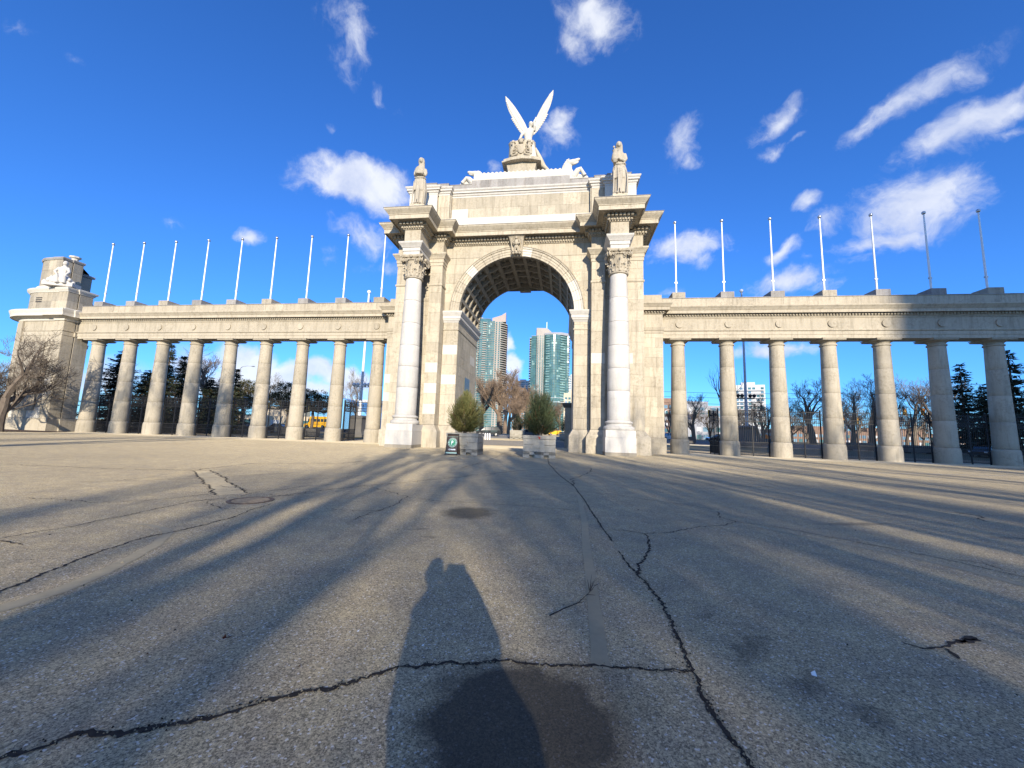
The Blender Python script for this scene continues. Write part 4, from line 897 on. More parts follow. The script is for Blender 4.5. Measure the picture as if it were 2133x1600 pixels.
for z in (15.75, 16.0, 16.25): m.box(-.15, .75, -4.34, -4.28, z, z + .12)
m.build('vent', IRON, pyl)
m = MB(); m.lathe([(.42, 20.6), (.42, 21.4), (.32, 21.6), (.34, 22.2), (.56, 22.35), (.6, 22.5), (.45, 22.55)], 8, (1.5, -2.3)); m.build('chimney', LIMEW, pyl)

# ------------------------------------------------------------------ figures in stone
def ell(c, rx, ry, n=20, fold=0, nf=9, ph=0, rot=0):
    out = []
    for k in range(n):
        a = 2 * pi * k / n; f = 1 + fold * sin(a * nf + ph)
        x, y = rx * f * cos(a), ry * f * sin(a); out.append((c[0] + x * cos(rot) - y * sin(rot), c[1] + x * sin(rot) + y * cos(rot), c[2]))
    return out
def draped(T, H, name, mat, bundle, turn=0, arms=None):
    """standing draped woman, facing -y, H tall, one continuous body"""
    k = H / 4.9; b = MB(); R_ = []
    prof = [(0, .50, .42, .06), (.5, .50, .42, .09), (1.0, .51, .42, .10), (1.5, .54, .42, .09), (1.95, .55, .40, .07), (2.4, .50, .37, .04), (2.75, .43, .33, .03), (3.1, .42, .33, .02), (3.45, .46, .35, .01), (3.72, .48, .32, 0), (3.88, .38, .26, 0), (4.0, .20, .18, 0), (4.12, .15, .15, 0), (4.25, .19, .2, 0), (4.45, .23, .26, 0), (4.65, .22, .26, 0), (4.8, .15, .18, 0), (4.88, .04, .05, 0)]
    for z, rx_, ry_, f in prof:
        sway = .07 * sin(z * 1.2); R_.append([(x * (1 + f * .9 * sin(4.3 * atan2(y, x) + z * 1.7)), y * (1 + f * .9 * sin(7.1 * atan2(y, x) - z)), zz_) for x, y, zz_ in ell((sway * k, 0, z * k), rx_ * k, ry_ * k, 40, f * .5, 7, z * .9)])
    b.loft(R_)
    # veil / hair falling to the shoulders, face
    b.loft([ell((0.02 * k, .10 * k, z * k), a * k, c * k, 16) for z, a, c in [(3.3, .36, .2), (3.8, .31, .22), (4.2, .28, .24), (4.55, .27, .27), (4.8, .2, .22), (4.93, .06, .08)]])
    fx = .05 * k * turn
    b.ball((fx, -.22 * k, 4.45 * k), .17 * k, 12, 8, sx=.85, sy=.75, sz=1.2); b.ball((fx + .03 * turn * k, -.36 * k, 4.42 * k), .035 * k, 6, 5, sz=1.6)
    b.ball((fx, -.33 * k, 4.30 * k), .05 * k, 6, 5, sz=.5, sx=1.3)
    for s in (-1, 1):
        b.ball((s * .07 * k + fx, -.31 * k, 4.50 * k), .04 * k, 6, 4, sz=.5)
        if bundle == 'basket': pts = [(s * .40, 0, 3.70), (s * .50, -.06, 3.3), (s * .47, -.2, 3.0), (s * .16, -.50, 3.02)]
        else: pts = [(s * .42, 0, 3.72), (s * .52, -.08, 3.25), (s * .40, -.32, 2.92), (-.22, -.52, 2.98 + .1 * s)]
        b.tube([tuple(q * k for q in p) for p in pts], [.15 * k, .14 * k, .12 * k, .08 * k], 10)
    # hands
    for s in (-1, 1):
        hx = s * .12 if bundle == 'basket' else -.22 + s * .08
        b.ball((hx * k, -.6 * k, 3.0 * k), .09 * k, 8, 6, sz=.7)
        for q in range(4): b.tube([(hx * k, -.62 * k, (3.04 - q * .035) * k), ((hx - s * .13) * k, -.66 * k, (3.03 - q * .035) * k)], .018 * k, 5)
    if bundle == 'basket': b.loft([ell((0, -.48 * k, z * k), a * k, c * k, 14) for z, a, c in [(2.92, .30, .16), (3.02, .40, .2), (3.14, .42, .22), (3.2, .3, .16)]])
    else:
        b.loft([ell(((-.42 + q * .02) * k, -.46 * k, z * k), a * k, a * k, 14, .08, 7) for q, (z, a) in enumerate([(2.7, .12), (2.95, .26), (3.3, .27), (3.6, .2), (3.78, .24), (3.86, .12)])])
        for q in range(9): b.ball(((-.4 + .2 * cos(q * 2.1)) * k, (-.5 + .17 * sin(q * 2.1)) * k, (3.78 + .08 * (q % 3)) * k), .1 * k, 6, 5)
    # overfold, sash, falling folds and feet
    b.loft([ell((0, -.02 * k, z * k), a * k, c * k, 40, .05, 13, 1) for z, a, c in [(1.45, .56, .45), (1.52, .59, .47), (2.0, .57, .44), (2.5, .52, .40), (2.7, .46, .36)]])
    b.tube([(-.48 * k, -.2 * k, 2.75 * k), (-.1 * k, -.46 * k, 2.62 * k), (.35 * k, -.36 * k, 2.72 * k), (.5 * k, 0, 2.8 * k)], .07 * k, 8)
    for q in (0, 2, 3, 6):
        x = (-.48 + q * .16) * k; yy = -sqrt(max(.02, .5 ** 2 - (x / k * .62) ** 2)) * k
        b.tube([(x, yy * .95, 2.3 * k), (x * 1.1 + .05 * k, yy * 1.08, 1.4 * k), (x * 1.12 + .02 * k, yy * 1.1, .12 * k)], [.03 * k, .07 * k, .06 * k], 6)
    for s in (-1, 1): b.ball((s * .24 * k, -.52 * k, .1 * k), .13 * k, 8, 6, sy=1.6, sz=.8)
    o = b.build(name, mat, T); fuse(o, .035 * k); return o
SL = thing('draped_statue', 'weathered stone statue of a veiled woman holding a basket, over the left column', 'statue', (-8.98, -7.75, 20.95), rz=.12, group='statues on the arch cornice')
m = MB(); m.box(-.78, .78, -.72, .72, 0, .72); m.box(-.66, .66, -.6, .6, .72, 1.05); m.build('pedestal', LIME, SL)
o = draped(SL, 5.0, 'figure', STAT, 'basket', 0); o.location = (0, 0, 1.03)
SR = thing('draped_statue', 'weathered stone statue of a woman holding a sheaf, over the right column', 'statue', (9.12, -7.75, 20.95), rz=.0, group='statues on the arch cornice')
m = MB(); m.box(-.82, .82, -.74, .72, 0, .8); m.box(-.62, .62, -.6, .6, .8, 1.1); m.build('pedestal', LIME, SR)
o = draped(SR, 5.3, 'figure', STAT, 'sheaf', -1); o.location = (0, 0, 1.05); 

# winged victory
VC = thing('winged_victory', 'white winged figure with raised wings standing in a carved chariot atop the arch', 'sculpture', (0, -3.0, 26.3))
def sec(z, a, c, cx=0, cy=0, f=0, nf=9): return ell((cx, cy, z), a, c, 28, f, nf)
b = MB()
CX = .55
b.loft([sec(z, a, c, CX + dx, cy, f) for z, a, c, dx, cy, f in [(3.0, .85, .75, .25, .3, .06), (3.6, .78, .66, .22, .22, .06), (4.2, .62, .5, .12, .12, .05), (4.8, .48, .38, .04, .05, .03), (5.35, .36, .28, 0, 0, .01), (5.8, .40, .29, -.04, 0, 0), (6.3, .50, .33, 0, 0, 0), (6.62, .52, .3, .06, 0, 0), (6.78, .34, .22, .1, 0, 0), (6.88, .15, .15, .14, 0, 0), (7.0, .14, .15, .17, -.02, 0), (7.12, .2, .22, .2, -.04, 0), (7.32, .23, .26, .22, -.05, 0), (7.5, .2, .23, .22, -.04, 0), (7.62, .08, .1, .22, -.03, 0)]])
b.ball((CX + .21, -.25, 7.3), .15, 10, 8, sz=1.2, sy=.6); b.ball((CX + .21, -.36, 7.27), .035, 6, 5, sz=1.5)
b.ball((CX + .24, .2, 7.38), .15, 10, 8)
b.tube([(CX - .38, -.02, 6.6), (CX - .72, -.1, 6.1), (CX - .9, -.2, 5.55), (CX - .98, -.3, 5.0)], [.17, .15, .12, .09], 10)
b.tube([(CX + .56, 0, 6.6), (CX + .62, -.2, 6.95), (CX + .55, -.3, 7.35), (CX + .7, -.3, 7.7)], [.16, .14, .11, .07], 10)
b.ball((CX - 1.0, -.32, 4.92), .1, 8, 6)
for q in range(4): b.tube([(CX - 1.0 + q * .03, -.38, 4.95), (CX - .98 + q * .03, -.46, 4.82)], .024, 5); b.tube([(CX + .66 + q * .03, -.3, 7.74), (CX + .68 + q * .035, -.3, 7.9)], .024, 5)
for q in range(8):
    x = CX - .55 + q * .17; b.tube([(x * .9 + .05, -.34, 5.3), (x, -.52, 4.4), (x * 1.1 + .12, -.7, 3.1)], [.03, .07, .08], 6)
o = b.build('figure', WHITE, VC); fuse(o, .035)
def wing(s, name):
    b = MB(); sp = [(.15, 6.35), (.62, 7.05), (1.12, 8.0), (1.5, 8.85), (1.85, 9.65), (2.15, 10.4), (2.46, 11.2)] if s > 0 else [(.12, 6.35), (.55, 6.95), (1.02, 7.85), (1.5, 8.7), (1.9, 9.45), (2.25, 10.15), (2.62, 10.95)]
    def S(t):
        t = min(t, .9999) * (len(sp) - 1); i = int(t); f = t - i; return Vector((sp[i][0] + (sp[i + 1][0] - sp[i][0]) * f, 0, sp[i][1] + (sp[i + 1][1] - sp[i][1]) * f))
    wd = [(0, .26), (.1, .34), (.25, .42), (.45, .44), (.65, .40), (.8, .30), (.92, .18), (1, .03)]
    def Wd(t):
        for (a, p), (c, q) in zip(wd, wd[1:]):
            if t <= c: return p + (q - p) * (t - a) / (c - a)
        return .03
    def fr_(t): tn = (S(min(1, t + .06)) - S(max(0, t - .06))).normalized(); return tn, Vector((tn.z, 0, -tn.x))
    rings = []
    for i in range(25):
        t = i / 24; c = S(t); tn, o = fr_(t); w = Wd(t); ring = []
        for k in range(16):
            a = 2 * pi * k / 16; rdg = 1 + .10 * sin(k * 2.4 + i * .2); p = c + o * (w * cos(a)) + Vector((0, .075 * sin(a) * rdg, 0)); ring.append((CX + s * p.x, .12 + p.y, p.z))
        rings.append(ring)
    b.loft(rings)
    for q in range(11):                              # short covert feathers scalloping the lower trailing edge
        t = .02 + q * .042; tn, o = fr_(t); c = S(t) + o * (Wd(t) * .98); d = (tn * .75 + o * .55).normalized(); rot = Matrix.Rotation(-atan2(d.z, d.x * s), 3, 'Y'); c = c + d * .02
        b.ball((CX + s * c.x, .10, c.z), 1, 8, 6, sx=.24, sy=.07, sz=.105, rot=rot)
    for q in range(26):                              # long feathers as low ridges on the blade
        t = .05 + (q // 2) * .062; tn, o = fr_(t); sd = -1 if q % 2 else 1; c = S(t) + o * (Wd(t) * .42 * sd) + tn * .15; d = (tn + o * .10 * sd).normalized(); rot = Matrix.Rotation(-atan2(d.z, d.x * s), 3, 'Y')
        b.ball((CX + s * c.x, .055, c.z), 1, 8, 6, sx=.42, sy=.035, sz=.07, rot=rot)
    return b.build(name, WHITE, VC)
wing(-1, 'wing'); wing(1, 'wing')
# chariot box with heraldic carving
b = MB(); b.loft([[(-1.45, .9, z), (-1.45 - w, -.3, z), (-1.2 - w, -.62, z), (-.1, -.78, z), (1.0 + w, -.62, z), (1.25 + w, -.3, z), (1.3, .9, z)] for z, w in [(3.05, .05), (3.3, .0), (4.6, -.04), (4.95, .02), (5.05, .06)]], sm=False)
ch = b.build('chariot', LIME, VC)
b = MB(); r8 = random.Random(11)
b.loft([[(cx_, -.86 + abs(cx_) * .1, z) for cx_ in ()] or [(-.1 + w * cos(a), -.80 + .1 * sin(a), z) for a in [k * pi / 6 for k in range(12)]] for z, w in [(3.5, .1), (3.7, .32), (4.0, .42), (4.45, .42), (4.5, .36)]])
for s in (-1, 1):
    b.tube([(-.1 + s * 1.0, -.7, 3.45), (-.1 + s * .95, -.8, 3.9), (-.1 + s * .75, -.86, 4.3), (-.1 + s * .85, -.9, 4.7)], [.14, .18, .16, .12], 8)
    b.ball((-.1 + s * .8, -.94, 4.72), .17, 8, 6, sx=1.2)
    for q in range(3): b.tube([(-.1 + s * .85, -.8, 4.2 - q * .3), (-.1 + s * .45, -.95, 4.35 - q * .35)], [.09, .06], 6)
    b.tube([(-.1 + s * 1.0, -.66, 3.4), (-.1 + s * .6, -.86, 3.35), (-.1 + s * .3, -.9, 3.5)], [.1, .08, .05], 6)
b.ball((-.1, -.86, 4.78), .24, 10, 7); 
for q in range(5): b.ball((-.35 + q * .125, -.86, 5.0 + .05 * (2 - abs(q - 2))), .08, 6, 5)
for q in range(30): b.ball((-.1 + r8.uniform(-1.1, 1.1), -.78 + r8.uniform(-.02, .08), 3.4 + r8.uniform(0, 1.6)), r8.uniform(.05, .1), 6, 4)
b.build('coat_of_arms', CARVE, VC)
b = MB()
for z0, z1, a, c in [(2.62, 2.78, 1.95, 1.15), (2.78, 3.06, 1.78, 1.0)]:
    b.loft([[(-a - .1, 1.2, z), (-a - .1, -c * .7, z), (-a * .5, -c, z), (0, -c - .12, z), (a * .5, -c, z), (a, -c * .7, z), (a, 1.2, z)] for z in (z0, z1)], sm=False)
b.build('chariot_step', LIME, VC)
b = MB(); b.loft([[(-1.7, 1.1, z), (-1.7 + q, -.6 + q * .3, z), (0, -.8 + q * .3, z), (1.6 - q, -.6 + q * .3, z), (1.6, 1.1, z)] for z, q in [(1.2, .1), (1.6, .35), (2.62, .1)]], sm=False); b.build('chariot_base', LIMEC, VC)
b = MB()
for q in range(6):
    e = q * .16; b.tube([(1.3, -.1 + e, 4.5 - e * .4), (1.55 + .05 * (q % 2), -.15 + e, 3.9), (1.85, -.1 + e, 3.2 + .1 * (q % 3)), (2.15 + .1 * q / 2, e, 2.55), (2.9, .1 + e, 1.9)], [.14, .2, .26, .26, .12], 8)
fuse(b.build('drapery', LIME, VC), .05)
# wave plinth and sea horses
b = MB(); b.box(-4.9, 5.0, -.85, 1.0, .3, 1.5)
for k in range(22):
    x = -4.3 + k * .43; b.ball((x, -.45, 1.5), .235, 10, 6, sy=1.7, sz=1.25)
b.build('wave_plinth', WHITE, VC)
def seahorse(x0, s, hz, name):
    b = MB(); Z = lambda z: .4 + (z - .4) * hz
    b.loft([ell((x0 + s * dx, -.45, Z(z)), a, c, 16) for dx, z, a, c in [(.3, .3, .95, .5), (.22, .9, .72, .46), (.10, 1.35, .56, .38), (.02, 1.75, .46, .31), (.05, 2.1, .42, .27), (.18, 2.38, .36, .22), (.34, 2.55, .20, .17)]])
    b.tube([(x0 + s * .1, -.46, Z(2.3)), (x0 + s * .45, -.5, Z(2.36)), (x0 + s * .8, -.52, Z(2.52)), (x0 + s * 1.12, -.52, Z(2.66)), (x0 + s * 1.25, -.52, Z(2.64))], [.30, .31, .20, .15, .12], 12)
    b.tube([(x0 + s * .5, -.5, Z(2.22)), (x0 + s * .85, -.52, Z(2.26)), (x0 + s * 1.12, -.52, Z(2.40))], [.18, .12, .07], 8)
    for q in (-1, 1): b.ball((x0 + s * .14, -.46 + q * .12, Z(2.68)), .075, 6, 5, sz=1.6)
    for q in range(10): t = q / 9; b.ball((x0 + s * (-.45 - .1 * sin(pi * t) + .45 * t * t), -.45, Z(.9 + 1.75 * t)), .14, 8, 5)
    b.tube([(x0 + s * .6, -.6, Z(.7)), (x0 + s * 1.05, -.75, Z(1.35)), (x0 + s * 1.3, -.75, Z(1.5)), (x0 + s * 1.55, -.72, Z(1.1)), (x0 + s * 1.75, -.7, Z(.75))], [.36, .26, .2, .17, .2], 10)
    b.tube([(x0 + s * .4, -.3, Z(.6)), (x0 + s * 1.2, -.3, Z(.8)), (x0 + s * 1.9, -.3, Z(.65)), (x0 + s * 2.15, -.3, Z(.35))], [.45, .38, .32, .2], 10)
    o = b.build(name, WHITE, VC); fuse(o, .04)
seahorse(4.6, 1, 1.0, 'sea_horse'); seahorse(-4.4, -1, .68, 'sea_horse')
# seated figure on the pylon
SE = thing('seated_statue', 'pale carved group of a seated woman leaning against the upper tier of the left pylon', 'statue', (-57.15, -1.45, 17.6), rz=.35)
b = MB(); b.box(-1.7, 1.9, -.9, .6, 0, .5)
b.loft([ell((dx, dy, z), a, c, 20, .06, 9) for dx, dy, z, a, c in [(0, -.3, .4, 1.5, .7), (.05, -.3, .9, 1.35, .75), (0, -.2, 1.3, .9, .6), (-.1, 0, 1.7, .52, .4), (-.1, .05, 2.2, .5, .36), (-.05, .05, 2.6, .55, .34), (0, 0, 2.8, .3, .22), (.05, -.03, 2.92, .17, .17), (.1, -.08, 3.1, .26, .28), (.12, -.1, 3.35, .26, .28), (.12, -.08, 3.55, .1, .1)]])
for s in (-1, 1):
    b.tube([(s * .5 - .05, 0, 2.6), (s * .85, -.3, 2.0), (s * .5 + .3, -.75, 1.5)], [.2, .17, .11], 8); b.tube([(s * .35, -.4, 1.2), (s * .45 + .4, -1.0, 1.1), (s * .4 + .6, -1.1, .3)], [.34, .3, .22], 10)
for q in range(14): b.ball((-1.5 + q * .25, -.7 + .2 * sin(q * 2), .5 + .35 * abs(sin(q * 1.7))), .22, 8, 6)
for k in range(5): b.tube([(-1.0 + k * .4, -.4, 1.4), (-1.1 + k * .5, -.95, .5)], .09, 6)
o = b.build('figure', COLW, SE); fuse(o, .05); o.scale = (.86, .86, .95)

# ------------------------------------------------------------------ planters, shrubs, sign
def planter(name, label, loc, rz, w=2.1, d=2.1, h=1.42, group='concrete planters in the archway'):
    T = thing(name, label, 'planter', loc, rz, group)
    m = MB(); a = w / 2; b_ = d / 2
    # lowest course with fork slots, then three courses with grooves between
    zz = [(.0, .36, 0), (.38, .80, -.01), (.82, 1.18, -.005), (1.20, h, .02)]
    m.box(-a, -.62, -b_, b_, 0, .36); m.box(-.30, .30, -b_, b_, 0, .36); m.box(.62, a, -b_, b_, 0, .36); m.box(-.63, -.29, -b_ + .3, b_ - .3, .0, .36); m.box(.29, .63, -b_ + .3, b_ - .3, .0, .36)
    m.box(-a, a, -b_, b_, .18, .362)
    body = m.build('body', PLANT, T)
    for z0, z1, o in zz[1:]:
        q = MB(); q.box(-a - o, a + o, -b_ - o, b_ + o, z0, z1 if z1 < 1.3 else h - .1)
        if z1 >= 1.3:
            q.box(-a - o, a + o, -b_ - o, -b_ + .16, h - .1, h); q.box(-a - o, a + o, b_ - .16, b_ + o, h - .1, h); q.box(-a - o, -a + .16, -b_ + .16, b_ - .16, h - .1, h); q.box(a - .16, a + o, -b_ + .16, b_ - .16, h - .1, h)
        q.build('course', PLANT, T)
    q = MB(); q.box(-.36, .36, -b_ - .035, -b_, .62, 1.02); q.build('panel', PLANT, T)
    q = MB(); q.box(-a + .16, a - .16, -b_ + .16, b_ - .16, h - .11, h - .06); q.build('soil', SOIL, T)
    return T
def shrub(name, label, loc, H, Rr, mat, seed, n=620, group='evergreen shrubs in planters'):
    T = thing(name, label, 'shrub', loc, 0, group); r = random.Random(seed)
    st = MB()
    for k in range(7):
        a = r.uniform(0, 6.28); st.tube([(.05 * cos(a), .05 * sin(a), -.1), (.15 * cos(a), .15 * sin(a), .3), (.4 * Rr * cos(a), .4 * Rr * sin(a), H * .42)], [.035, .03, .012], 5)
    st.build('stem', BARKL, T)
    f = MB()
    for k in range(n // 2):
        # a spray leaves the stem, sweeps out and turns upward; needles line both sides of it
        a = r.uniform(0, 2 * pi); h0 = r.random() ** 1.1; prof = sin(pi * min(1, .16 + .84 * h0 ** .8)) ** .75 * (1 + .16 * sin(3 * a + seed) + .14 * sin(5 * a + 6 * h0 + seed))
        prof = prof if seed != 2 else (.42 + .72 * (1 - h0) ** .9) * min(1, .5 + 3 * h0) * (1 + .14 * sin(3 * a) + .12 * sin(5 * a + 6 * h0)); R1 = Rr * prof * r.uniform(.55, 1.08); z0 = H * (.02 + .60 * h0); zt = H * (.16 + .74 * h0) + r.uniform(-.15, .22) + .16 * H * max(0, h0 - .55)
        p0 = Vector((cos(a) * R1 * .25, sin(a) * R1 * .25, z0)); p1 = Vector((cos(a) * R1 * .8, sin(a) * R1 * .8, z0 + (zt - z0) * .4)); p2 = Vector((cos(a + .1) * R1 * 1.02, sin(a + .1) * R1 * 1.02, zt))
        mi = 1 if r.random() < .03 else 0; nq = 15
        for q in range(3, nq):
            t = q / nq; c = p0.lerp(p1, t).lerp(p1.lerp(p2, t), t); d = (p1.lerp(p2, t) - p0.lerp(p1, t)).normalized(); side = d.cross(Vector((r.uniform(-1, 1), r.uniform(-1, 1), .4))).normalized()
            w = .075 * (1.15 - t * .75) * H / 3
            for sg in (-1, 1):
                tip = c + side * (sg * w) * r.uniform(.7, 1.3) + d * r.uniform(.09, .16); f.add([c, c + d * .05, tip], [(0, 1, 2)], mi)
        f.add([p2 - Vector((.014, 0, .05)), p2 + Vector((.014, 0, -.05)), p2 + (p2 - p1).normalized() * .14], [(0, 1, 2)], mi)
    f.build('foliage', [mat, BROWNL], T); return T
planter('concrete_planter', 'square grey concrete planter beside the brown parking sign', (-1.98, -13.9, 0), .02)
pr = planter('concrete_planter', 'square grey concrete planter with a red mark on its rim under the arch', (3.1, -13.8, 0), .02)
q = MB(); q.box(-.04, .06, -1.09, -1.075, 1.2, 1.34); q.box(-.1, -.02, -1.09, -1.075, 1.3, 1.36); q.build('red_mark', REDC, pr)
shrub('evergreen_shrub', 'bushy sunlit olive green yew with upright feathery shoots in the planter beside the sign', (-2.05, -13.9, 1.35), 2.95, 1.30, YEW, 1, 2500)
shrub('evergreen_shrub', 'dark green pointed yew half in shade in the planter with the red mark', (3.12, -13.8, 1.35), 3.0, 1.30, YEWD, 2, 2600)
for i, (px, py, D_, lab, lab2) in enumerate([(1077, 917, 66, 'small grey planter standing beyond the arch left of the centre', 'round dark evergreen shrub beyond the arch, left of the centre planter shrub'), (1180, 918, 64, 'grey planter beyond the arch close to the right jamb', 'round dark evergreen shrub beyond the arch close to the right jamb')]):
    p = at(px, py, D_); z = G(p.x, p.y); planter('concrete_planter', lab, (p.x, p.y, z), .05, 2.3, 2.0, 1.45); shrub('evergreen_shrub', lab2, (p.x, p.y, z + 1.3), 3.0, 1.3, DARKCON, 5 + i, 900)
# A-frame parking sign
AF = thing('sandwich_board', 'brown A-frame parking sign with a green P roundel and a white arrow pointing left', 'sign', (-2.38, -15.55, 0), rz=-.06)
def afpanel(f):
    m = MB(); tilt = .24
    def P(x, z): return (x, f * (.30 - z * tilt) * -1 if f > 0 else (.30 - z * tilt), z)
    return P, tilt
P_, tilt = afpanel(1)
def onp(x, z, d=0): return (x, -(.32 - z * .26) - d, z)
def quadp(m, x0, x1, z0, z1, d, mi=0, th=.0):
    a = [onp(x0, z0, d), onp(x1, z0, d), onp(x1, z1, d), onp(x0, z1, d)]
    if th: m.add(a + [onp(x0, z0, d - th), onp(x1, z0, d - th), onp(x1, z1, d - th), onp(x0, z1, d - th)], [(0, 1, 2, 3), (7, 6, 5, 4), (0, 4, 5, 1), (1, 5, 6, 2), (2, 6, 7, 3), (3, 7, 4, 0)], mi)
    else: m.add(a, [(0, 1, 2, 3)], mi)
m = MB(); quadp(m, -.38, .38, .06, 1.30, 0, 0, .03); m.build('front_panel', BOARD, AF)
m = MB(); quadp(m, -.38, .38, .06, 1.30, 0, 0, .03); m.v = [(-x, -y, z) for x, y, z in m.v]; m.build('rear_panel', BOARD, AF)
m = MB(); quadp(m, -.36, .36, 1.17, 1.26, .004); quadp(m, -.37, .37, .12, .20, .004); m.build('pale_band', SLIGHT, AF)
m = MB(); m.box(-.38, .38, -.04, .04, 1.28, 1.36); m.build('top_rail', RUBBER, AF)
m = MB()
for s in (-1, 1):
    m.tube([(s * .39, -.33, 0), (s * .37, 0, 1.3), (s * .39, .33, 0)], .018, 6)
    m.tube([(s * .385, -.26, .3), (s * .385, .26, .3)], .01, 5)
m.build('frame', RUBBER, AF)
def disc(m, cx, cz, r0, r1, d, n=36, a0=0, a1=2 * pi, mi=0):
    for k in range(n):
        a, b = a0 + (a1 - a0) * k / n, a0 + (a1 - a0) * (k + 1) / n
        m.add([onp(cx + r0 * cos(a), cz + r0 * sin(a), d), onp(cx + r1 * cos(a), cz + r1 * sin(a), d), onp(cx + r1 * cos(b), cz + r1 * sin(b), d), onp(cx + r0 * cos(b), cz + r0 * sin(b), d)], [(0, 1, 2, 3)], mi)
cz = .80
m = MB(); disc(m, 0, cz, 0, .30, .005); m.build('roundel', SLIGHT, AF)
m = MB(); disc(m, 0, cz, 0, .20, .009); m.build('roundel', SGREEN, AF)
m = MB()                                                # ring of small upright marks standing in for the ring lettering, and the P
for k in range(26):
    a = 2 * pi * k / 26
    if abs(a - 0) < .1 or abs(a - pi) < .1: continue
    c, s_ = cos(a), sin(a); r0, r1, w = .222, .275, .012 + .006 * (k % 3)
    m.add([onp(r0 * c - w * s_, cz + r0 * s_ + w * c, .010), onp(r0 * c + w * s_, cz + r0 * s_ - w * c, .010), onp(r1 * c + w * s_, cz + r1 * s_ - w * c, .010), onp(r1 * c - w * s_, cz + r1 * s_ + w * c, .010)], [(0, 1, 2, 3), (3, 2, 1, 0)])
m.build('ring_lettering', BOARD, AF, kind='stuff')
m = MB(); quadp(m, -.075, -.03, cz - .13, cz + .13, .014); disc(m, -.02, cz + .055, .035, .078, .0145, 16, -pi / 2, pi / 2); quadp(m, -.03, -.02, cz + .09, cz + .133, .014); quadp(m, -.03, -.02, cz - .023, cz + .02, .014); m.build('letter_p', SWHITE, AF)
m = MB(); quadp(m, -.12, .25, .33, .41, .006); m.add([onp(-.12, .29, .006), onp(-.12, .45, .006), onp(-.26, .37, .006)], [(0, 1, 2), (2, 1, 0)]); m.build('arrow', SWHITE, AF)

# bollards
for i in range(4):
    p = at(1006 + i * 4.6, 915, 62); 
    T = thing('bollard', 'short white bollard behind the left planter, %s from the left in the row' % ORD[i], 'bollard', (p.x, p.y, G(p.x, p.y)), group='white bollards beyond the arch')
    m = MB(); m.lathe([(.12, 0), (.12, .92), (.08, 1.0), (0.01, 1.02)], 12); m.build('post', WPAINT, T)

# ------------------------------------------------------------------ vehicles
def vehicle(name, label, cat, loc, rz, L_, Wd, H, paint, body, roof, wheels=(.2, .8), wr=.35, group=None, headl=True):
    T = thing(name, label, cat, loc, rz, group)
    def extr(prof, w0, w1, z_in):
        rings = []
        for s, w in ((-1, w0), (1, w0)): rings.append([(x * L_, s * (Wd / 2 - (z_in if z > H * .62 else 0)), z * H) for x, z in prof])
        return rings
    m = MB(); n = len(body)
    sec_ = [(-.5, .05), (-.49, 0), (.49, 0), (.5, .05)]
    rings = [[((x - .5) * L_ * (1 - abs(f) ** 6 * .03), f * Wd, z * H) for x, z in body] for f in (-.5, -.485, .485, .5)]
    m.loft(rings, sm=False); m.build('body', paint, T)
    m = MB(); rings = [[((x - .5) * L_, f * Wd * (1 - .16 * max(0, (z - .5) * 2)), z * H) for x, z in roof] for f in (-.47, .47)]
    m.loft(rings, sm=False); m.build('glasshouse', GLASSD, T)
    m = MB(); zt = max(z for x, z in roof); xs = [x for x, z in roof if z > zt - .08]; m.box((min(xs) - .5) * L_, (max(xs) - .5) * L_, -Wd * .41, Wd * .41, zt * H - .02, zt * H + .04)
    for x in [min(xs) + (max(xs) - min(xs)) * q for q in (.02, .5, .98)]: 
        for s in (-1, 1): m.box((x - .5) * L_ - .04, (x - .5) * L_ + .04, s * Wd * .44 - .03, s * Wd * .44 + .03, .5 * H, zt * H)
    m.build('roof', paint, T)
    for x in wheels:
        for s in (-1, 1):
            w = MB(); yy = s * (Wd / 2 - .1); pr = [(wr, -.11), (wr, .11)]
            seg = 18
            w.add([((x - .5) * L_ + wr * cos(2 * pi * k / seg), yy + e, wr + wr * sin(2 * pi * k / seg)) for e in (-.12, .12) for k in range(seg)], [(k, (k + 1) % seg, seg + (k + 1) % seg, seg + k) for k in range(seg)] + [tuple(range(seg))[::-1], tuple(range(seg, 2 * seg))])
            wo = w.build('wheel', RUBBER, T)
            h = MB(); h.add([((x - .5) * L_ + wr * .6 * cos(2 * pi * k / 12), yy + s * .125, wr + wr * .6 * sin(2 * pi * k / 12)) for k in range(12)], [tuple(range(12)), tuple(range(12))[::-1]]); h.build('rim', CHROME, wo)
    for s in (-1, 1):
        m = MB(); m.box(-L_ / 2 - .01, -L_ / 2 + .12, s * Wd * .36 - .16, s * Wd * .36 + .16, .40 * H, .50 * H); m.build('headlight', LAMPW, T)
        m = MB(); m.box(L_ / 2 - .1, L_ / 2 + .01, s * Wd * .38 - .1, s * Wd * .38 + .1, .42 * H, .54 * H); m.build('tail_light', LAMPR, T)
    return T
SUVB = [(0, .2), (0, .48), (.04, .54), (.26, .6), (.30, .62), (.97, .64), (1, .55), (1, .2), (.92, .16), (.08, .16)]
SUVR = [(.24, .6), (.38, .96), (.45, 1.0), (.88, .98), (.97, .64)]
SEDB = [(0, .22), (0, .5), (.04, .56), (.28, .64), (.80, .68), (.98, .66), (1, .5), (1, .22), (.92, .17), (.08, .17)]
SEDR = [(.27, .62), (.42, .96), (.5, 1.0), (.68, .98), (.84, .68)]
def put(px, D_): p = at(px, 900, D_); return (p.x, p.y, G(p.x, p.y) + .005)
vehicle('parked_car', 'black estate car parked on the road just right of the left planter shrub', 'car', put(1016, 74), .25, 4.9, 1.9, 1.72, BLACKP, SUVB, SUVR)
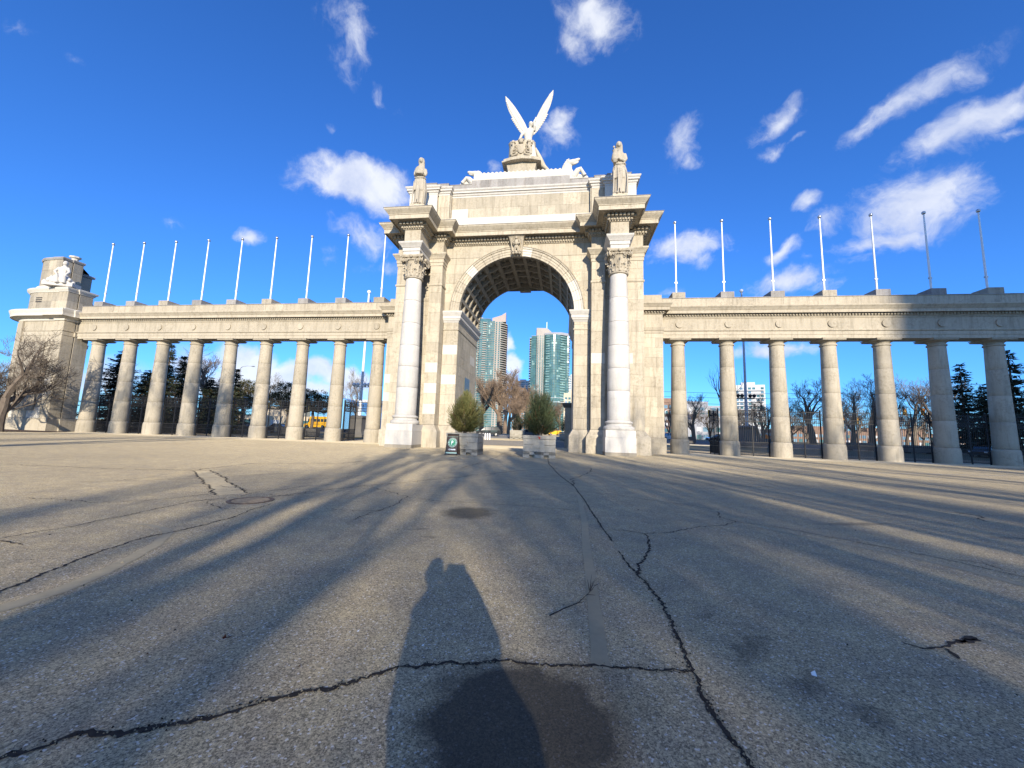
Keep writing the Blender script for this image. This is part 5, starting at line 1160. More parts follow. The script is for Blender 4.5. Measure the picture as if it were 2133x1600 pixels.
vehicle('parked_car', 'dark saloon car half hidden behind the right planter shrub', 'car', put(1097, 72), .2, 4.6, 1.85, 1.45, GREYP, SEDB, SEDR)
vehicle('parked_car', 'black saloon car behind the second column from the arch on the right side', 'car', put(1499, 76), .1, 4.7, 1.85, 1.5, BLACKP, SEDB, SEDR)
vehicle('parked_car', 'silver car seen in the bay next to the right side of the arch', 'car', put(1393, 84), .3, 4.6, 1.85, 1.5, SILVP, SEDB, SEDR)
vehicle('parked_car', 'dark grey car parked behind the third gate left of the arch', 'car', put(577, 66), .1, 4.6, 1.85, 1.5, GREYP, SEDB, SEDR)
vehicle('parked_car', 'dark car parked below the tall white lamp on the left side', 'car', put(498, 68), .0, 4.7, 1.85, 1.5, BLACKP, SEDB, SEDR)
vehicle('parked_car', 'black car with a bright headlight in the shade of the spruces on the right', 'car', put(2046, 52), .6, 4.6, 1.85, 1.5, BLACKP, SEDB, SEDR)
vehicle('construction_vehicle', 'small yellow machine parked beyond the right planter shrub', 'vehicle', put(1154, 120), .3, 4.2, 1.9, 2.2, YELL, SEDB, SEDR)
# school bus
BB = [(0, .14), (0, .34), (.02, .40), (.16, .43), (.17, .5), (.22, .98), (.25, 1.0), (.98, 1.0), (1, .96), (1, .14)]
p = at(664, 893, 92)
bus = thing('school_bus', 'short yellow school bus seen through the railings in front of the blue tent', 'bus', (p.x + .2, p.y, G(p.x, p.y)), rz=-.18)
L_, Wd, H = 7.2, 2.3, 2.85
m = MB(); m.loft([[((x - .5) * L_, f * Wd, z * H) for x, z in BB] for f in (-.5, .5)], sm=False); m.build('body', YELL, bus)
for k in range(5):
    x = -1.75 + k * 1.0
    for s in (-1, 1): m = MB(); m.box(x, x + .78, s * Wd / 2 - .02, s * Wd / 2 + .02, 1.62, 2.3); m.build('window', GLASSD, bus)
m = MB(); m.box(-2.42, -2.0, -Wd / 2 - .02, Wd / 2 + .02, 1.5, 2.3); m.build('door', GLASSD, bus)
m = MB(); 
for z in (.95, 1.3): m.box(-2.2, 3.6, -Wd / 2 - .015, Wd / 2 + .015, z, z + .06)
m.build('black_rail', RUBBER, bus)
for x in (-2.6, 1.9):
    for s in (-1, 1):
        w = MB(); seg = 16; w.add([(x + .45 * cos(2 * pi * k / seg), s * 1.1 + e, .45 + .45 * sin(2 * pi * k / seg)) for e in (-.14, .14) for k in range(seg)], [(k, (k + 1) % seg, seg + (k + 1) % seg, seg + k) for k in range(seg)] + [tuple(range(seg))[::-1], tuple(range(seg, 2 * seg))]); wo = w.build('wheel', RUBBER, bus)
        h = MB(); h.add([(x + .25 * cos(2 * pi * k / 12), s * 1.25, .45 + .25 * sin(2 * pi * k / 12)) for k in range(12)], [tuple(range(12)), tuple(range(12))[::-1]]); h.build('rim', CHROME, wo)
for s in (-1, 1): m = MB(); m.box(-3.65, -3.55, s * .85 - .15, s * .85 + .15, .85, 1.1); m.build('headlight', LAMPW, bus)

# ------------------------------------------------------------------ street furniture
def lamp(label, px, D_, h, arm, s=1, mat=WPAINT, kind='cobra'):
    p = at(px, 890, D_); T = thing('street_lamp', label, 'street lamp', (p.x, p.y, G(p.x, p.y)))
    m = MB(); m.tube([(0, 0, 0), (0, 0, h - .4)], [.12, .08], 8)
    if kind == 'cobra': m.tube([(0, 0, h - .5), (s * arm * .2, 0, h - .1), (s * arm * .6, 0, h + .05), (s * arm, 0, h)], [.07, .06, .05, .05], 6)
    else: m.box(-.1, arm * s if s > 0 else .1, -.06, .06, h - .45, h - .33) if s > 0 else m.box(arm * s, .1, -.06, .06, h - .45, h - .33)
    m.build('post', mat, T); m = MB(); m.ball((s * (arm + .25), 0, h - (.02 if kind == 'cobra' else .4)), .3, 8, 5, sx=1.3, sz=.35); m.build('lamp_head', GPAINT, T)
lamp('white lamp post with a short square arm behind the fourth gate left of the arch', 489, 62, 6.0, 1.0, 1, kind='flat')
lamp('high cobra head street lamp between the fourth and fifth left columns', 486, 78, 12.5, 2.6, 1, GPAINT)
lamp('cobra head street lamp in front of the large round bare tree', 1728, 84, 6.6, 3.6, -1, GPAINT)
lamp('curved street lamp in front of the right glass tower', 1178, 130, 12.5, 5.5, -1, WPAINT)
lamp('slim white lamp post left of the second planter', 1063, 120, 10.0, .6, -1, WPAINT)
lamp('street lamp beside the arch on the right side', 1386, 120, 9.0, 3.2, 1, WPAINT)
lamp('lower curved street lamp with a banner beyond the right planter', 1178, 110, 9.5, 3.6, -1, WPAINT)
def signal(label, px, D_, h, s, arm=0, mast=True):
    p = at(px, 890, D_); T = thing('traffic_light', label, 'traffic light', (p.x, p.y, G(p.x, p.y)), group='yellow traffic lights beyond the right colonnade')
    m = MB(); m.tube([(s * arm, 0, 0), (s * arm, 0, h + 1.4)], [.11, .09], 8)
    if arm: m.tube([(s * arm, 0, h + .8), (0, 0, h + 1.1)], .06, 6)
    m.build('pole', GPAINT if mast else IRON, T)
    m = MB(); m.box(-.2, .2, -.16, .16, h - .6, h + .6); m.box(-.3, .3, .16, .19, h - .75, h + .75); hd = m.build('signal_head', TLY, T)
    for k in range(3):
        m = MB(); m.ball((0, -.17, h - .38 + k * .38), .13, 8, 5, sy=.3); m.build('lens', [GREENR, TLY, LAMPR][k], hd)
signal('yellow traffic light hanging in the bay between the first two right columns', 1479, 92, 6.5, 1, 3)
signal('yellow traffic light low behind the fourth gate on the right', 1788, 88, 5.6, -1, 2.4)
signal('yellow traffic light high behind the fifth gate on the right', 1888, 84, 7.6, -1, .9)
signal('bright yellow traffic light on the white pole beside the sixth right column', 1926, 80, 7.4, 1, .7)
signal('yellow traffic light at the edge of the fourth right column', 1757, 92, 5.8, 1, 1.5)
p = at(1597, 914, 90); T = thing('road_work_sign', 'small orange diamond road work sign beyond the gates on the right', 'sign', (p.x, p.y, G(p.x, p.y)))
m = MB(); m.add([(0, -.03, .5), (.7, -.03, 1.25), (0, -.03, 2.0), (-.7, -.03, 1.25), (0, .03, .5), (.7, .03, 1.25), (0, .03, 2.0), (-.7, .03, 1.25)], [(0, 1, 2, 3), (7, 6, 5, 4), (0, 4, 5, 1), (1, 5, 6, 2), (2, 6, 7, 3), (3, 7, 4, 0)]); m.build('panel', ORNG, T); m = MB(); m.tube([(-.4, 0, 0), (0, .05, .9)], .03, 5); m.tube([(.4, 0, 0), (0, .05, .9)], .03, 5); m.build('stand', GPAINT, T)
# tall flagpoles on dark pedestals behind the colonnades
for s, px, D_, top, lab, fm_, pm_ in ((-1, 747, 60, 23.0, 'very tall white flagpole with a blue flag behind the left colonnade', FLAGB, WPAINT), (1, 1556, 62, 25.8, 'very tall grey flagpole with a red flag behind the right colonnade', FLAGR, GPAINT)):
    p = at(px, 890, D_); g = G(p.x, p.y); T = thing('tall_flagpole', lab, 'flagpole', (p.x, p.y, g))
    m = MB(); m.lathe([(.26, 3.0), (.2, 8), (.13, top - g - .5), (.1, top - g - .2)], 12); m.build('pole', pm_, T)
    m = MB(); m.ball((0, 0, top - g), .3, 12, 8); m.build('ball_finial', WPAINT, T)
    m = MB(); m.loft([[(a * cos(pi / 4 + k * pi / 2), a * sin(pi / 4 + k * pi / 2), z) for k in range(4)] for a, z in [(1.9, 0), (1.9, .35), (1.6, .6), (1.32, 1.0), (1.28, 2.7), (1.45, 2.85), (1.5, 3.05), (1.0, 3.25)]], sm=False); m.build('pedestal', DARKST, T)
    m = MB(); m.box(-1.3, 1.3, -.05, .05, 7.6, 7.72)
    for q in (-1.2, -.6, .6, 1.2): m.ball((q, -.15, 8.0), .3, 10, 7, sy=.8); m.tube([(q, 0, 7.7), (q, -.1, 8.0)], .04, 5)
    m.build('floodlight_bracket', WPAINT if s < 0 else IRON, T)
    m = MB(); z1 = top - g - 1.0; pts = []
    for i in range(7):
        for j in range(5):
            pts.append((s * -.15 - s * i * .14 * 1, .25 * sin(i * 1.1 + j * .4), z1 - j * .55 - i * .36))
    m.add(pts, [(i * 5 + j, i * 5 + j + 1, (i + 1) * 5 + j + 1, (i + 1) * 5 + j) for i in range(6) for j in range(4)], 0, True); m.build('flag', fm_, T)
# overhead wires on the right
m = MB()
for (z, y) in ((10.2, 36), (9.4, 37), (8.2, 36.5)):
    m.tube([(16 + q * 9, y, z - .35 * sin(pi * (q % 4) / 4)) for q in range(14)], .03, 3)
tag(m.build('overhead_wires', IRON), 'thin dark overhead tram wires crossing behind the right colonnade', 'wires')
# low park railing and dark bins behind the right gates
for i, (px, D_, w) in enumerate([(1600, 66, 3.2), (1440, 66, 1.2), (1790, 60, 3.4), (1910, 56, 3.2), (600, 58, 3.0), (648, 56, 2.2)]):
    p = at(px, 905, D_); g = G(p.x, p.y)
    T = thing('barrier_block', 'low dark barrier box on the ground %s' % ['left of the third right column', 'in the open bay right of the arch', 'behind the fourth right gate', 'behind the fifth right gate', 'behind the third gate left of the arch', 'in front of the school bus'][i], 'barrier', (p.x, p.y, g), group='dark barriers behind the gates')
    m = MB(); m.box(-w / 2, w / 2, -.4, .4, .12, 1.15); m.build('body', DARKST, T); m = MB(); m.box(-w / 2 + .1, -w / 2 + .4, -.35, .35, 0, .12); m.box(w / 2 - .4, w / 2 - .1, -.35, .35, 0, .12); m.build('foot', RUBBER, T)

# ------------------------------------------------------------------ buildings
def facepanes(m, a, b, z0, z1, n, r, out, mats=3, gap=.12, d=.05, weights=None):
    a, b = Vector(a), Vector(b); t = (b - a) / n; o = Vector(((b - a).y, -(b - a).x)).normalized()
    for k in range(n):
        p, q = a + t * (k + gap / 2), a + t * (k + 1 - gap / 2); mi = r.choices(range(mats), weights)[0]
        P = p + o * d; Q = q + o * d
        m.add([(P.x, P.y, z0), (Q.x, Q.y, z0), (Q.x, Q.y, z1), (P.x, P.y, z1), (p.x, p.y, z0), (q.x, q.y, z0), (q.x, q.y, z1), (p.x, p.y, z1)], [(0, 1, 2, 3), (3, 2, 6, 7), (0, 4, 5, 1), (0, 3, 7, 4), (1, 5, 6, 2)], mi)
def tower(name, label, P, H, fl, seed, shape, rz):
    T = thing(name, label, 'tower', P, rz); r = random.Random(seed); nfl = int(H / fl)
    if shape == 'round':
        W_, Dp = 50, 30
        arc = [(-8 + (i / 14) * 33, -12 - 7 * sin(pi * min(1, (i + 2) / 15)) ) for i in range(15)]
        pts = [(-25, -6), (-18, -8), (-17.9, -12), (-8, -12)] + arc[1:] + [(25, 14), (-25, 14)]
        kinds = ['G', 'S', 'C', 'G'] + ['G'] * 13 + ['G', 'S', 'S']
    else:
        pts = [(-30, -8), (-18, -8), (-18, -14), (-6, -14), (-6, -16), (2, -16), (2, -13), (10, -13), (13, -10), (16, -6), (16, 12), (-30, 12)]
        kinds = ['B', 'S', 'G', 'S', 'G', 'S', 'C', 'B', 'B', 'B', 'S', 'S']
    core = MB(); core.sweep(pts, [(-.35, 0), (-.35, H)]); core.build('body', CONC, T)
    fs = MB(); fs_all = None
    for f in range(nfl):
        z0 = f * fl; m = MB()
        for i, k in enumerate(kinds[:len(pts)]):
            a, b = pts[i], pts[(i + 1) % len(pts)]; ln = hypot(b[0] - a[0], b[1] - a[1])
            if k == 'G': facepanes(m, a, b, z0 + .45, z0 + fl - .15, max(1, round(ln / 1.9)), r, 1, 3, .08, -.1, (5, 3, .5))
            elif k == 'B': facepanes(m, a, b, z0 + .5, z0 + fl - .3, max(1, round(ln / 2.6)), r, 1, 3, .35, -.2, (3, 6, 1))
            elif k == 'C': facepanes(m, a, b, z0 + .7, z0 + fl - .5, max(1, round(ln / 3.2)), r, 1, 3, .5, -.25, (1, 7, 0))
        o = m.build('window_band', [GL1, GL2, GL3], T, kind='stuff')
        # balcony slabs
        q = MB(); 
        if shape == 'round':
            bp = [(24.5, -14), (27, -12), (27, 10), (24, 10)]; q.add([(x, y, z0) for x, y in bp] + [(x, y, z0 + .3) for x, y in bp], [(3, 2, 1, 0), (4, 5, 6, 7), (0, 1, 5, 4), (1, 2, 6, 5), (2, 3, 7, 6)])
            q.box(-27, -24.6, -7, 8, z0, z0 + .3)
            for (i0, i1) in ((1, 3), (9, 12)):
                for i in range(i0, i1): a, b = arc[i], arc[i + 1]; q.add([(a[0], a[1] - 1.4, z0), (b[0], b[1] - 1.4, z0), (b[0], b[1] + .2, z0), (a[0], a[1] + .2, z0), (a[0], a[1] - 1.4, z0 + 1.1), (b[0], b[1] - 1.4, z0 + 1.1), (b[0], b[1] + .2, z0 + .3), (a[0], a[1] + .2, z0 + .3)], [(3, 2, 1, 0), (4, 5, 6, 7), (0, 1, 5, 4)])
        else:
            q.add([(x, y, z) for z in (z0, z0 + .9) for x, y in [(10, -15), (14, -13), (18.2, -8), (18.2, 8), (15, 8), (10, -12)]], [(5, 4, 3, 2, 1, 0), (0, 1, 7, 6), (1, 2, 8, 7), (2, 3, 9, 8)])
            q.box(-14, -9, -15.6, -13.8, z0, z0 + .9); q.box(-20.5, -18, -10, -7.5, z0, z0 + .6)
        q.build('balcony', CONC if shape != 'round' else GL3, T, kind='stuff')
        fs.sweep(pts, [(-.4, z0), (.02, z0), (.02, z0 + .32), (-.4, z0 + .32)], cap=False)
    fs.build('floor_slabs', CONC if shape != 'round' else GL1, T)
    return T, H
p = at(1141, 890, 520)
T, H = tower('apartment_tower', 'curved green glass apartment tower with a beige flank seen through the arch on the right', (p.x, p.y, 0), 131, 3.35, 3, 'round', .12)
m = MB(); m.loft([[(-18, -6, z), (-18, 8, z), (2, 8, z), (2, -6, z)] for z in (131, 137)], sm=False); m.add([(-18, -6, 137), (-18, 8, 137), (2, 8, 137), (2, -6, 137), (-18, -6, 142), (-4, -6, 142), (-4, 8, 142), (-18, 8, 142)], [(0, 3, 5, 4), (1, 7, 6, 2), (4, 5, 6, 7), (3, 2, 6, 5), (0, 4, 7, 1)]); m.build('penthouse', CONC, T)
m = MB(); m.tube([(-4, 0, 142), (-4, 0, 152)], .5, 6); m.build('mast', WPAINT, T); m = MB(); m.sweep([(-8, -12), (3, -18), (14, -19), (25, -13), (25, 12), (-8, 12)], [(-.3, 130), (-.3, 133.5)]); m.build('roof_band', GREYC, T)
p = at(1022, 890, 520)
T, H = tower('apartment_tower', 'taller green glass and concrete apartment tower seen through the left side of the arch', (p.x, p.y, 0), 147, 3.0, 4, 'square', .10)
m = MB(); xs = [(-30, 161), (-22, 156), (-14, 152), (-4, 152)]
m.add([(-30, -10, 147), (-4, -10, 147), (-4, -10, 152), (-14, -10, 152), (-22, -10, 156), (-30, -10, 161), (-30, 2, 147), (-4, 2, 147), (-4, 2, 152), (-14, 2, 152), (-22, 2, 156), (-30, 2, 161)], [(0, 1, 2, 3, 4, 5), (11, 10, 9, 8, 7, 6), (5, 4, 10, 11), (4, 3, 9, 10), (3, 2, 8, 9), (2, 1, 7, 8), (0, 5, 11, 6)])
m.add([(-2, -12, 147), (16, -12, 147), (16, -12, 160), (10, -12, 156), (4, -12, 154), (-2, -12, 152), (-2, 2, 147), (16, 2, 147), (16, 2, 160), (10, 2, 156), (4, 2, 154), (-2, 2, 152)], [(0, 1, 2, 3, 4, 5), (11, 10, 9, 8, 7, 6), (5, 4, 10, 11), (4, 3, 9, 10), (3, 2, 8, 9), (2, 1, 7, 8), (0, 5, 11, 6)])
m.build('crown_wall', simple('pinkish_precast', (.40, .33, .30), .8, var=.05, scale=.1), T)
m = MB(); m.box(-18, -4, -13, 2, 147, 151); m.build('plant_room', GL2, T)
def block(label, px, py_top, D_, w, d, mat, fl=3.2, bay=3.0, gm=(GL4, GL2, WHT2), seed=1, rz=0.0, balc=False, pyb=890, name='apartment_block'):
    p = at(px, pyb, D_); zt = at(px, py_top, D_).z; T = thing(name, label, 'building', (p.x, p.y, 0), rz); r = random.Random(seed)
    m = MB(); m.box(-w / 2, w / 2, -d / 2, d / 2, 0, zt); m.build('wall', mat, T)
    m = MB(); m.box(-w * .25, w * .2, -d * .3, d * .3, zt, zt + 2.6); m.build('roof_plant', mat, T)
    n = int(zt / fl)
    for f in range(n):
        q = MB(); facepanes(q, (-w / 2 + .5, -d / 2), (w / 2 - .5, -d / 2), f * fl + 1.0, f * fl + fl - .4, max(1, int(w / bay)), r, 1, len(gm), .3, .08)
        facepanes(q, (w / 2, -d / 2 + .5), (w / 2, d / 2 - .5), f * fl + 1.0, f * fl + fl - .4, max(1, int(d / bay)), r, 1, len(gm), .3, .08)
        facepanes(q, (-w / 2, d / 2 - .5), (-w / 2, -d / 2 + .5), f * fl + 1.0, f * fl + fl - .4, max(1, int(d / bay)), r, 1, len(gm), .3, .08)
        q.build('window_band', list(gm), T, kind='stuff')
        if balc: b = MB(); b.box(-w / 2 + 1, w / 2 - 1, -d / 2 - 1.6, -d / 2, f * fl, f * fl + .9); b.build('balcony', WHT2, T)
    return T
block('white slab apartment block rising behind the trees between the second and third right columns', 1562, 803, 330, 22, 16, WHT2, balc=True, seed=2, rz=-.3)
block('low white office building beyond the first bay to the right of the arch', 1438, 846, 230, 44, 14, GREYC, seed=3, gm=(WHT2, GL4, GL2))
block('low pale building with white window grid behind the first right bay', 1466, 876, 170, 22, 12, GREYC, seed=4, bay=2.6)
block('brown low building beside the right side of the arch', 1392, 840, 220, 16, 14, BRICKM, seed=5)
block('white tower block far behind between the two glass towers', 1088, 793, 640, 22, 20, WHT2, seed=6, gm=(GL4, GL2, GL2))
block('dark brown block far behind beside the white tower block', 1086, 812, 560, 26, 20, BRICKM, seed=7)
block('white office slab right of the curved glass tower', 1200, 783, 560, 34, 20, WHT2, seed=8, gm=(GL4, GL4, WHT2))
block('beige building with square windows beside the right jamb of the arch', 1196, 820, 330, 18, 14, BEIGE, seed=9, gm=(GL2, GL2, GL4))
block('pale high rise at the far left edge', -92, 600, 620, 26, 20, WHT2, seed=10)
block('brown building with a green roof behind the flat pine', 600, 868, 110, 22, 10, BEIGE, seed=11, bay=4, name='park_building')
block('low brown building behind the bare trees right of the orange sign', 1700, 897, 250, 60, 14, BRICKM, seed=12, name='park_building')
block('long low brown building behind the fifth right gate', 1860, 902, 240, 70, 14, BRICKM, seed=13, name='park_building')
p = at(700, 890, 120)
T = thing('blue_tent', 'large pale blue fabric event tent with a sloping roof behind the school bus', 'tent', (p.x, p.y, 0), rz=.1)
m = MB(); m.loft([[(-14, y, 0), (-13.2, y, 2.5), (-9, y, 6.4), (-4, y, 9.6), (0, y, 10.6), (6, y, 9.4), (12, y, 5.6), (14, y, 2.5), (14.5, y, 0)] for y in (-8, 0, 8)], sm=False); m.build('membrane', BLUET, T)
for k in range(7): m = MB(); x = -12 + k * 4; m.tube([(x, -8.05, 0), (x, -8.05, max(2.6, 10.2 - abs(x) * .62))], .09, 5); m.build('rib', simple('tent_seam', (.1, .28, .5), .5) if k == 0 else bpy.data.materials['tent_seam'], T)
p = at(752, 842, 150); T = thing('grey_hall', 'grey and white exhibition hall roof right of the blue tent', 'building', (p.x, p.y, 0), rz=.1)
m = MB(); m.loft([[(-10, -6, z), (9, -6, z), (9, 8, z), (-10, 8, z)] for z in (0, 10.5)], sm=False); m.build('wall', WHT2, T); m = MB(); m.box(-9, -4, -6.3, -6, 9.2, 13.2); m.build('louvre', GREYC, T); m = MB(); m.box(-4, 9.5, -6.5, 8, 10.5, 11.6); m.build('roof', WHT2, T)
# ------------------------------------------------------------------ trees
def bare(seed, H, spread=.55, levels=5, trunk=.25, fork=.28, up=.35, nb=(3, 4), twig=1.0, first=None, thin=.010):
    r = random.Random(seed); T_ = MB(); C_ = MB()
    def grow(p, d, L_, rad, lv):
        n = 4 if lv == 0 else 3; pts = [p]; dd = d.copy(); rads = [rad]; end = rad * (.72 if lv < 2 else .5)
        for i in range(n):
            w = .10 + .07 * lv; dd = (dd + Vector((r.uniform(-w, w), r.uniform(-w, w), r.uniform(-w * .5, w) + up * .10))).normalized()
            pts.append(pts[-1] + dd * (L_ / n)); rads.append(max(thin * .6, rad + (end - rad) * (i + 1) / n))
        (T_ if lv == 0 else C_).tube(pts, rads, 8 if lv == 0 else 5 if lv < 3 else 3, cap=False)
        if lv >= levels: return
        k = r.randint(*nb) + (1 if lv >= levels - 2 else 0)
        for q in range(k):
            f = 1.0 if q == 0 else r.uniform(.45 if lv == 0 else .25, 1.0)
            idx = f * n; i = min(int(idx), n - 1); b = pts[i].lerp(pts[i + 1], idx - i)
            a = r.uniform(0, 2 * pi); ax = dd.cross(Vector((cos(a), sin(a), .3))).normalized()
            ang = (spread * r.uniform(.6, 1.25)) if q else spread * .35
            nd = (Matrix.Rotation(ang, 3, ax) @ dd).normalized()
            grow(b, nd, L_ * r.uniform(.60, .82), end * r.uniform(.55, .85) if q else end * .92, lv + 1)
    grow(Vector((0, 0, -.1)), Vector((.05, .02, 1)), H * fork, trunk, 0)
    return T_, C_
TREES = {}
def tree_kind(key, mat, *a, **k):
    T_, C_ = bare(*a, **k)
    # normalise to the asked height
    zt = max(v[2] for v in C_.v); sc = a[1] / zt
    for M_ in (T_, C_): M_.v = [(x * sc, y * sc, z * sc) for x, y, z in M_.v]
    TREES[key] = (T_.mesh('trunk', mat), C_.mesh('crown', mat), a[1])
tree_kind('round', BARK, 3, 10, .66, 6, .26, .20, .25, (3, 3), thin=.013)
tree_kind('round2', BARK, 8, 10, .62, 6, .22, .22, .4, (3, 3), thin=.013)
tree_kind('vase', BARKO, 12, 10, .62, 6, .22, .16, .5, (3, 4), thin=.0115)
tree_kind('sparse', BARK, 21, 10, .50, 4, .16, .34, .9, (2, 3))
tree_kind('fine', BARKL, 31, 10, .60, 6, .18, .24, .5, (3, 3), thin=.011)
tree_kind('crab', BARK, 44, 10, .85, 6, .24, .20, -.18, (3, 4), thin=.011)
def tree(key, label, px, D_, H, rz=0, wide=1.0, loc=None, group='bare winter trees'):
    if loc is None: p = at(px, 890, D_); loc = (p.x, p.y, G(p.x, p.y))
    T = thing('bare_tree', label, 'tree', loc, rz, group); t, c, h = TREES[key]; s = H / h
    part('trunk', t, T, scale=(s * wide, s * wide, s)); part('crown', c, T, scale=(s * wide, s * wide, s)); return T
def conifer(seed, H, base_r, mat, dens=1.0, droop=.25, top=.02, clump=.27, gap=.052, bare_to=.04, pw=.85):
    r = random.Random(seed); tr = MB(); tr.tube([(0, 0, -.1), (0, 0, H * .5), (0, 0, H * .97)], [H * .018, H * .012, H * .003], 6); f = MB()
    z = H * bare_to
    while z < H * .985:
        t = z / H; R0 = base_r * (1 - t) ** pw + .12; nb = max(4, int(9 * (1 - t) + 5))
        for k in range(nb):
            a = 2 * pi * (k + r.random()) / nb; L_ = R0 * r.uniform(.45, 1.15); zz = z + r.uniform(-.5, .5) * H * gap; dr = -droop * (1 - t * 1.2)
            d = Vector((cos(a), sin(a), dr + r.uniform(-.08, .12))); side = Vector((-sin(a), cos(a), 0))
            tr.tube([(0, 0, zz), tuple(Vector((0, 0, zz)) + d * L_ * .9)], [.03, .008], 3, cap=False)
            n = max(3, int(L_ / (clump * .50) * dens))
            for q in range(n):
                u = (q + r.random()) / n; c = Vector((0, 0, zz)) + d * (L_ * (.05 + .97 * u)) + Vector((0, 0, .10 * L_ * u * u))
                w = clump * (1.25 - u * .6)
                for e in range(3):
                    v = (side * r.uniform(-1.5, 1.5) + d * r.uniform(.2, 1.2) + Vector((0, 0, r.uniform(-.9, .35)))).normalized()
                    p1 = c + side * r.uniform(-w, w) * .9 + Vector((0, 0, r.uniform(-.4, .3) * w)); p2 = p1 + v * w * r.uniform(.8, 1.7); o = v.cross(Vector((r.uniform(-1, 1), r.uniform(-1, 1), r.uniform(-1, 1)))).normalized() * w * .24
                    f.add([p1 - o, p1 + o, p2], [(0, 1, 2)], 1 if r.random() < .03 else 0)
        z += H * gap * (1 - .5 * t) * r.uniform(.8, 1.1)
    return tr.mesh('trunk', BARK), f.mesh('crown', [mat, BROWNL])
def con_tree(name, label, meshes, px, D_, s, rz=0, wide=1.0):
    p = at(px, 890, D_); T = thing(name, label, 'tree', (p.x, p.y, G(p.x, p.y)), rz, 'evergreen trees behind the colonnades')
    part('trunk', meshes[0], T, scale=(s * wide, s * wide, s)); part('crown', meshes[1], T, scale=(s * wide, s * wide, s)); return T
SP1 = conifer(1, 12, 3.2, SPRUCE, 1.0); SP2 = conifer(2, 12, 4.2, DARKCON, .95, .3, gap=.046, pw=.6, clump=.30); SP3 = conifer(5, 12, 3.6, DARKCON, .95, -.05, gap=.062, clump=.33)
con_tree('spruce_tree', 'dark spruce with a thin pointed top between the second and third columns', SP1, 334, 62, 1.18)
con_tree('spruce_tree', 'broad dark evergreen behind the leftmost bay beside the pylon', SP2, 232, 58, .98, 1, 1.15)
con_tree('spruce_tree', 'dense dark evergreen low behind the second bay from the pylon', SP2, 292, 55, .72, 2, 1.25)
con_tree('spruce_tree', 'dense dark evergreen behind the third bay from the pylon', SP1, 366, 57, .95, 3, 1.3)
con_tree('spruce_tree', 'wide dark evergreen behind the fourth bay from the pylon', SP2, 428, 60, .70, 4, 1.3)
con_tree('spruce_tree', 'brownish evergreen with a slanting edge behind the fifth bay from the pylon', SP1, 480, 58, .82, 5, 1.35)
con_tree('spruce_tree', 'dark evergreen mass behind the sixth column from the pylon', SP2, 455, 66, .78, 2.2, 1.3)
con_tree('spruce_tree', 'dark evergreen mass directly behind the third column from the pylon', SP2, 318, 52, .66, 5.2, 1.3)
con_tree('spruce_tree', 'dark spruce with upswept tip between the sixth and seventh right columns', SP3, 2012, 64, 1.2, .4, 1.2)
con_tree('spruce_tree', 'tall dark spruce at the right edge behind the seventh column', SP3, 2118, 60, 1.34, 2.2, 1.15)
con_tree('spruce_tree', 'low dark spruce filling the gap behind the sixth gate on the right', SP2, 2058, 58, .86, 1.2, 1.25)
# flat topped pine
def pine(label, px, D_, H, R0, seed):
    r = random.Random(seed); p = at(px, 890, D_); T = thing('pine_tree', label, 'tree', (p.x, p.y, G(p.x, p.y)), 0, 'evergreen trees behind the colonnades')
    tr = MB(); tr.tube([(0, 0, -.1), (.2, 0, H * .35), (-.1, 0, H * .6)], [.3, .24, .18], 8); f = MB()
    for k in range(46):
        a = r.uniform(0, 6.28); rr_ = R0 * sqrt(r.random()); hz = H * (.42 + .56 * (1 - (rr_ / R0) ** 2) * r.uniform(.5, 1.0) + .03)
        c = Vector((cos(a) * rr_, sin(a) * rr_ * .8, hz)); tr.tube([(0, 0, H * .5), (c.x * .5, c.y * .5, (H * .5 + c.z) / 2 - .3), tuple(c)], [.12, .07, .03], 4)
        cs = r.uniform(.8, 1.35)
        for q in range(210):
            v = Vector((r.gauss(0, 1), r.gauss(0, 1), r.gauss(0, .6))); v.normalize(); b_ = c + Vector((v.x * cs, v.y * cs, v.z * cs * .55)) * r.uniform(.6, 1.0)
            t = (v + Vector((0, 0, .5))).normalized() * r.uniform(.16, .34); o = t.cross(Vector((r.uniform(-1, 1), r.uniform(-1, 1), r.uniform(-1, 1)))).normalized() * .05
            f.add([b_ - o, b_ + o, b_ + t], [(0, 1, 2)], 1 if r.random() < .07 else 0)
    tr.build('trunk', BARK, T); f.build('crown', [PINE, BROWNL], T)
pine('broad olive green pine with a layered crown right of the park building', 596, 66, 8.4, 5.0, 3)
pine('sunlit green pine reaching over the blue tent', 648, 68, 7.8, 3.6, 4)
pine('small brown green pine behind the fifth left column', 500, 74, 9.4, 3.0, 6)
tree('round', 'bare round crowned tree behind the fourth and fifth columns from the pylon', 418, 78, 16.5, 0)
tree('round2', 'bare tree top showing over the evergreens behind the leftmost bay', 236, 66, 13.0, 1)
tree('fine', 'faint bare tree left of the flat pine', 545, 96, 13.5, 2)
tree('fine', 'thin upright bare tree right of the blue tent', 742, 92, 14.5, .5, .8)
tree('round', 'bare tree rising behind the third bay from the pylon', 388, 84, 14.0, 3)
tree('sparse', 'tall sparse leaning bare tree between the first two right columns', 1508, 74, 16.5, 2.6, 1.0)
tree('round2', 'small bare tree beside the right side of the arch', 1395, 92, 8.6, 1.0)
tree('round', 'bare tree right of the first right column', 1445, 88, 10.8, 2.0)
tree('round2', 'bare spreading tree left of the third right column', 1588, 84, 10.6, 4.0, 1.2)
tree('round', 'large round crowned bare tree between the third and fourth right columns', 1692, 82, 13.8, 1.2, 1.2)
tree('fine', 'pale bare tree left of the fifth right column', 1775, 86, 14.4, .3, 1.2)
tree('round2', 'bare tree crown between the fourth and fifth right columns', 1812, 76, 14.4, 5.0, 1.15)
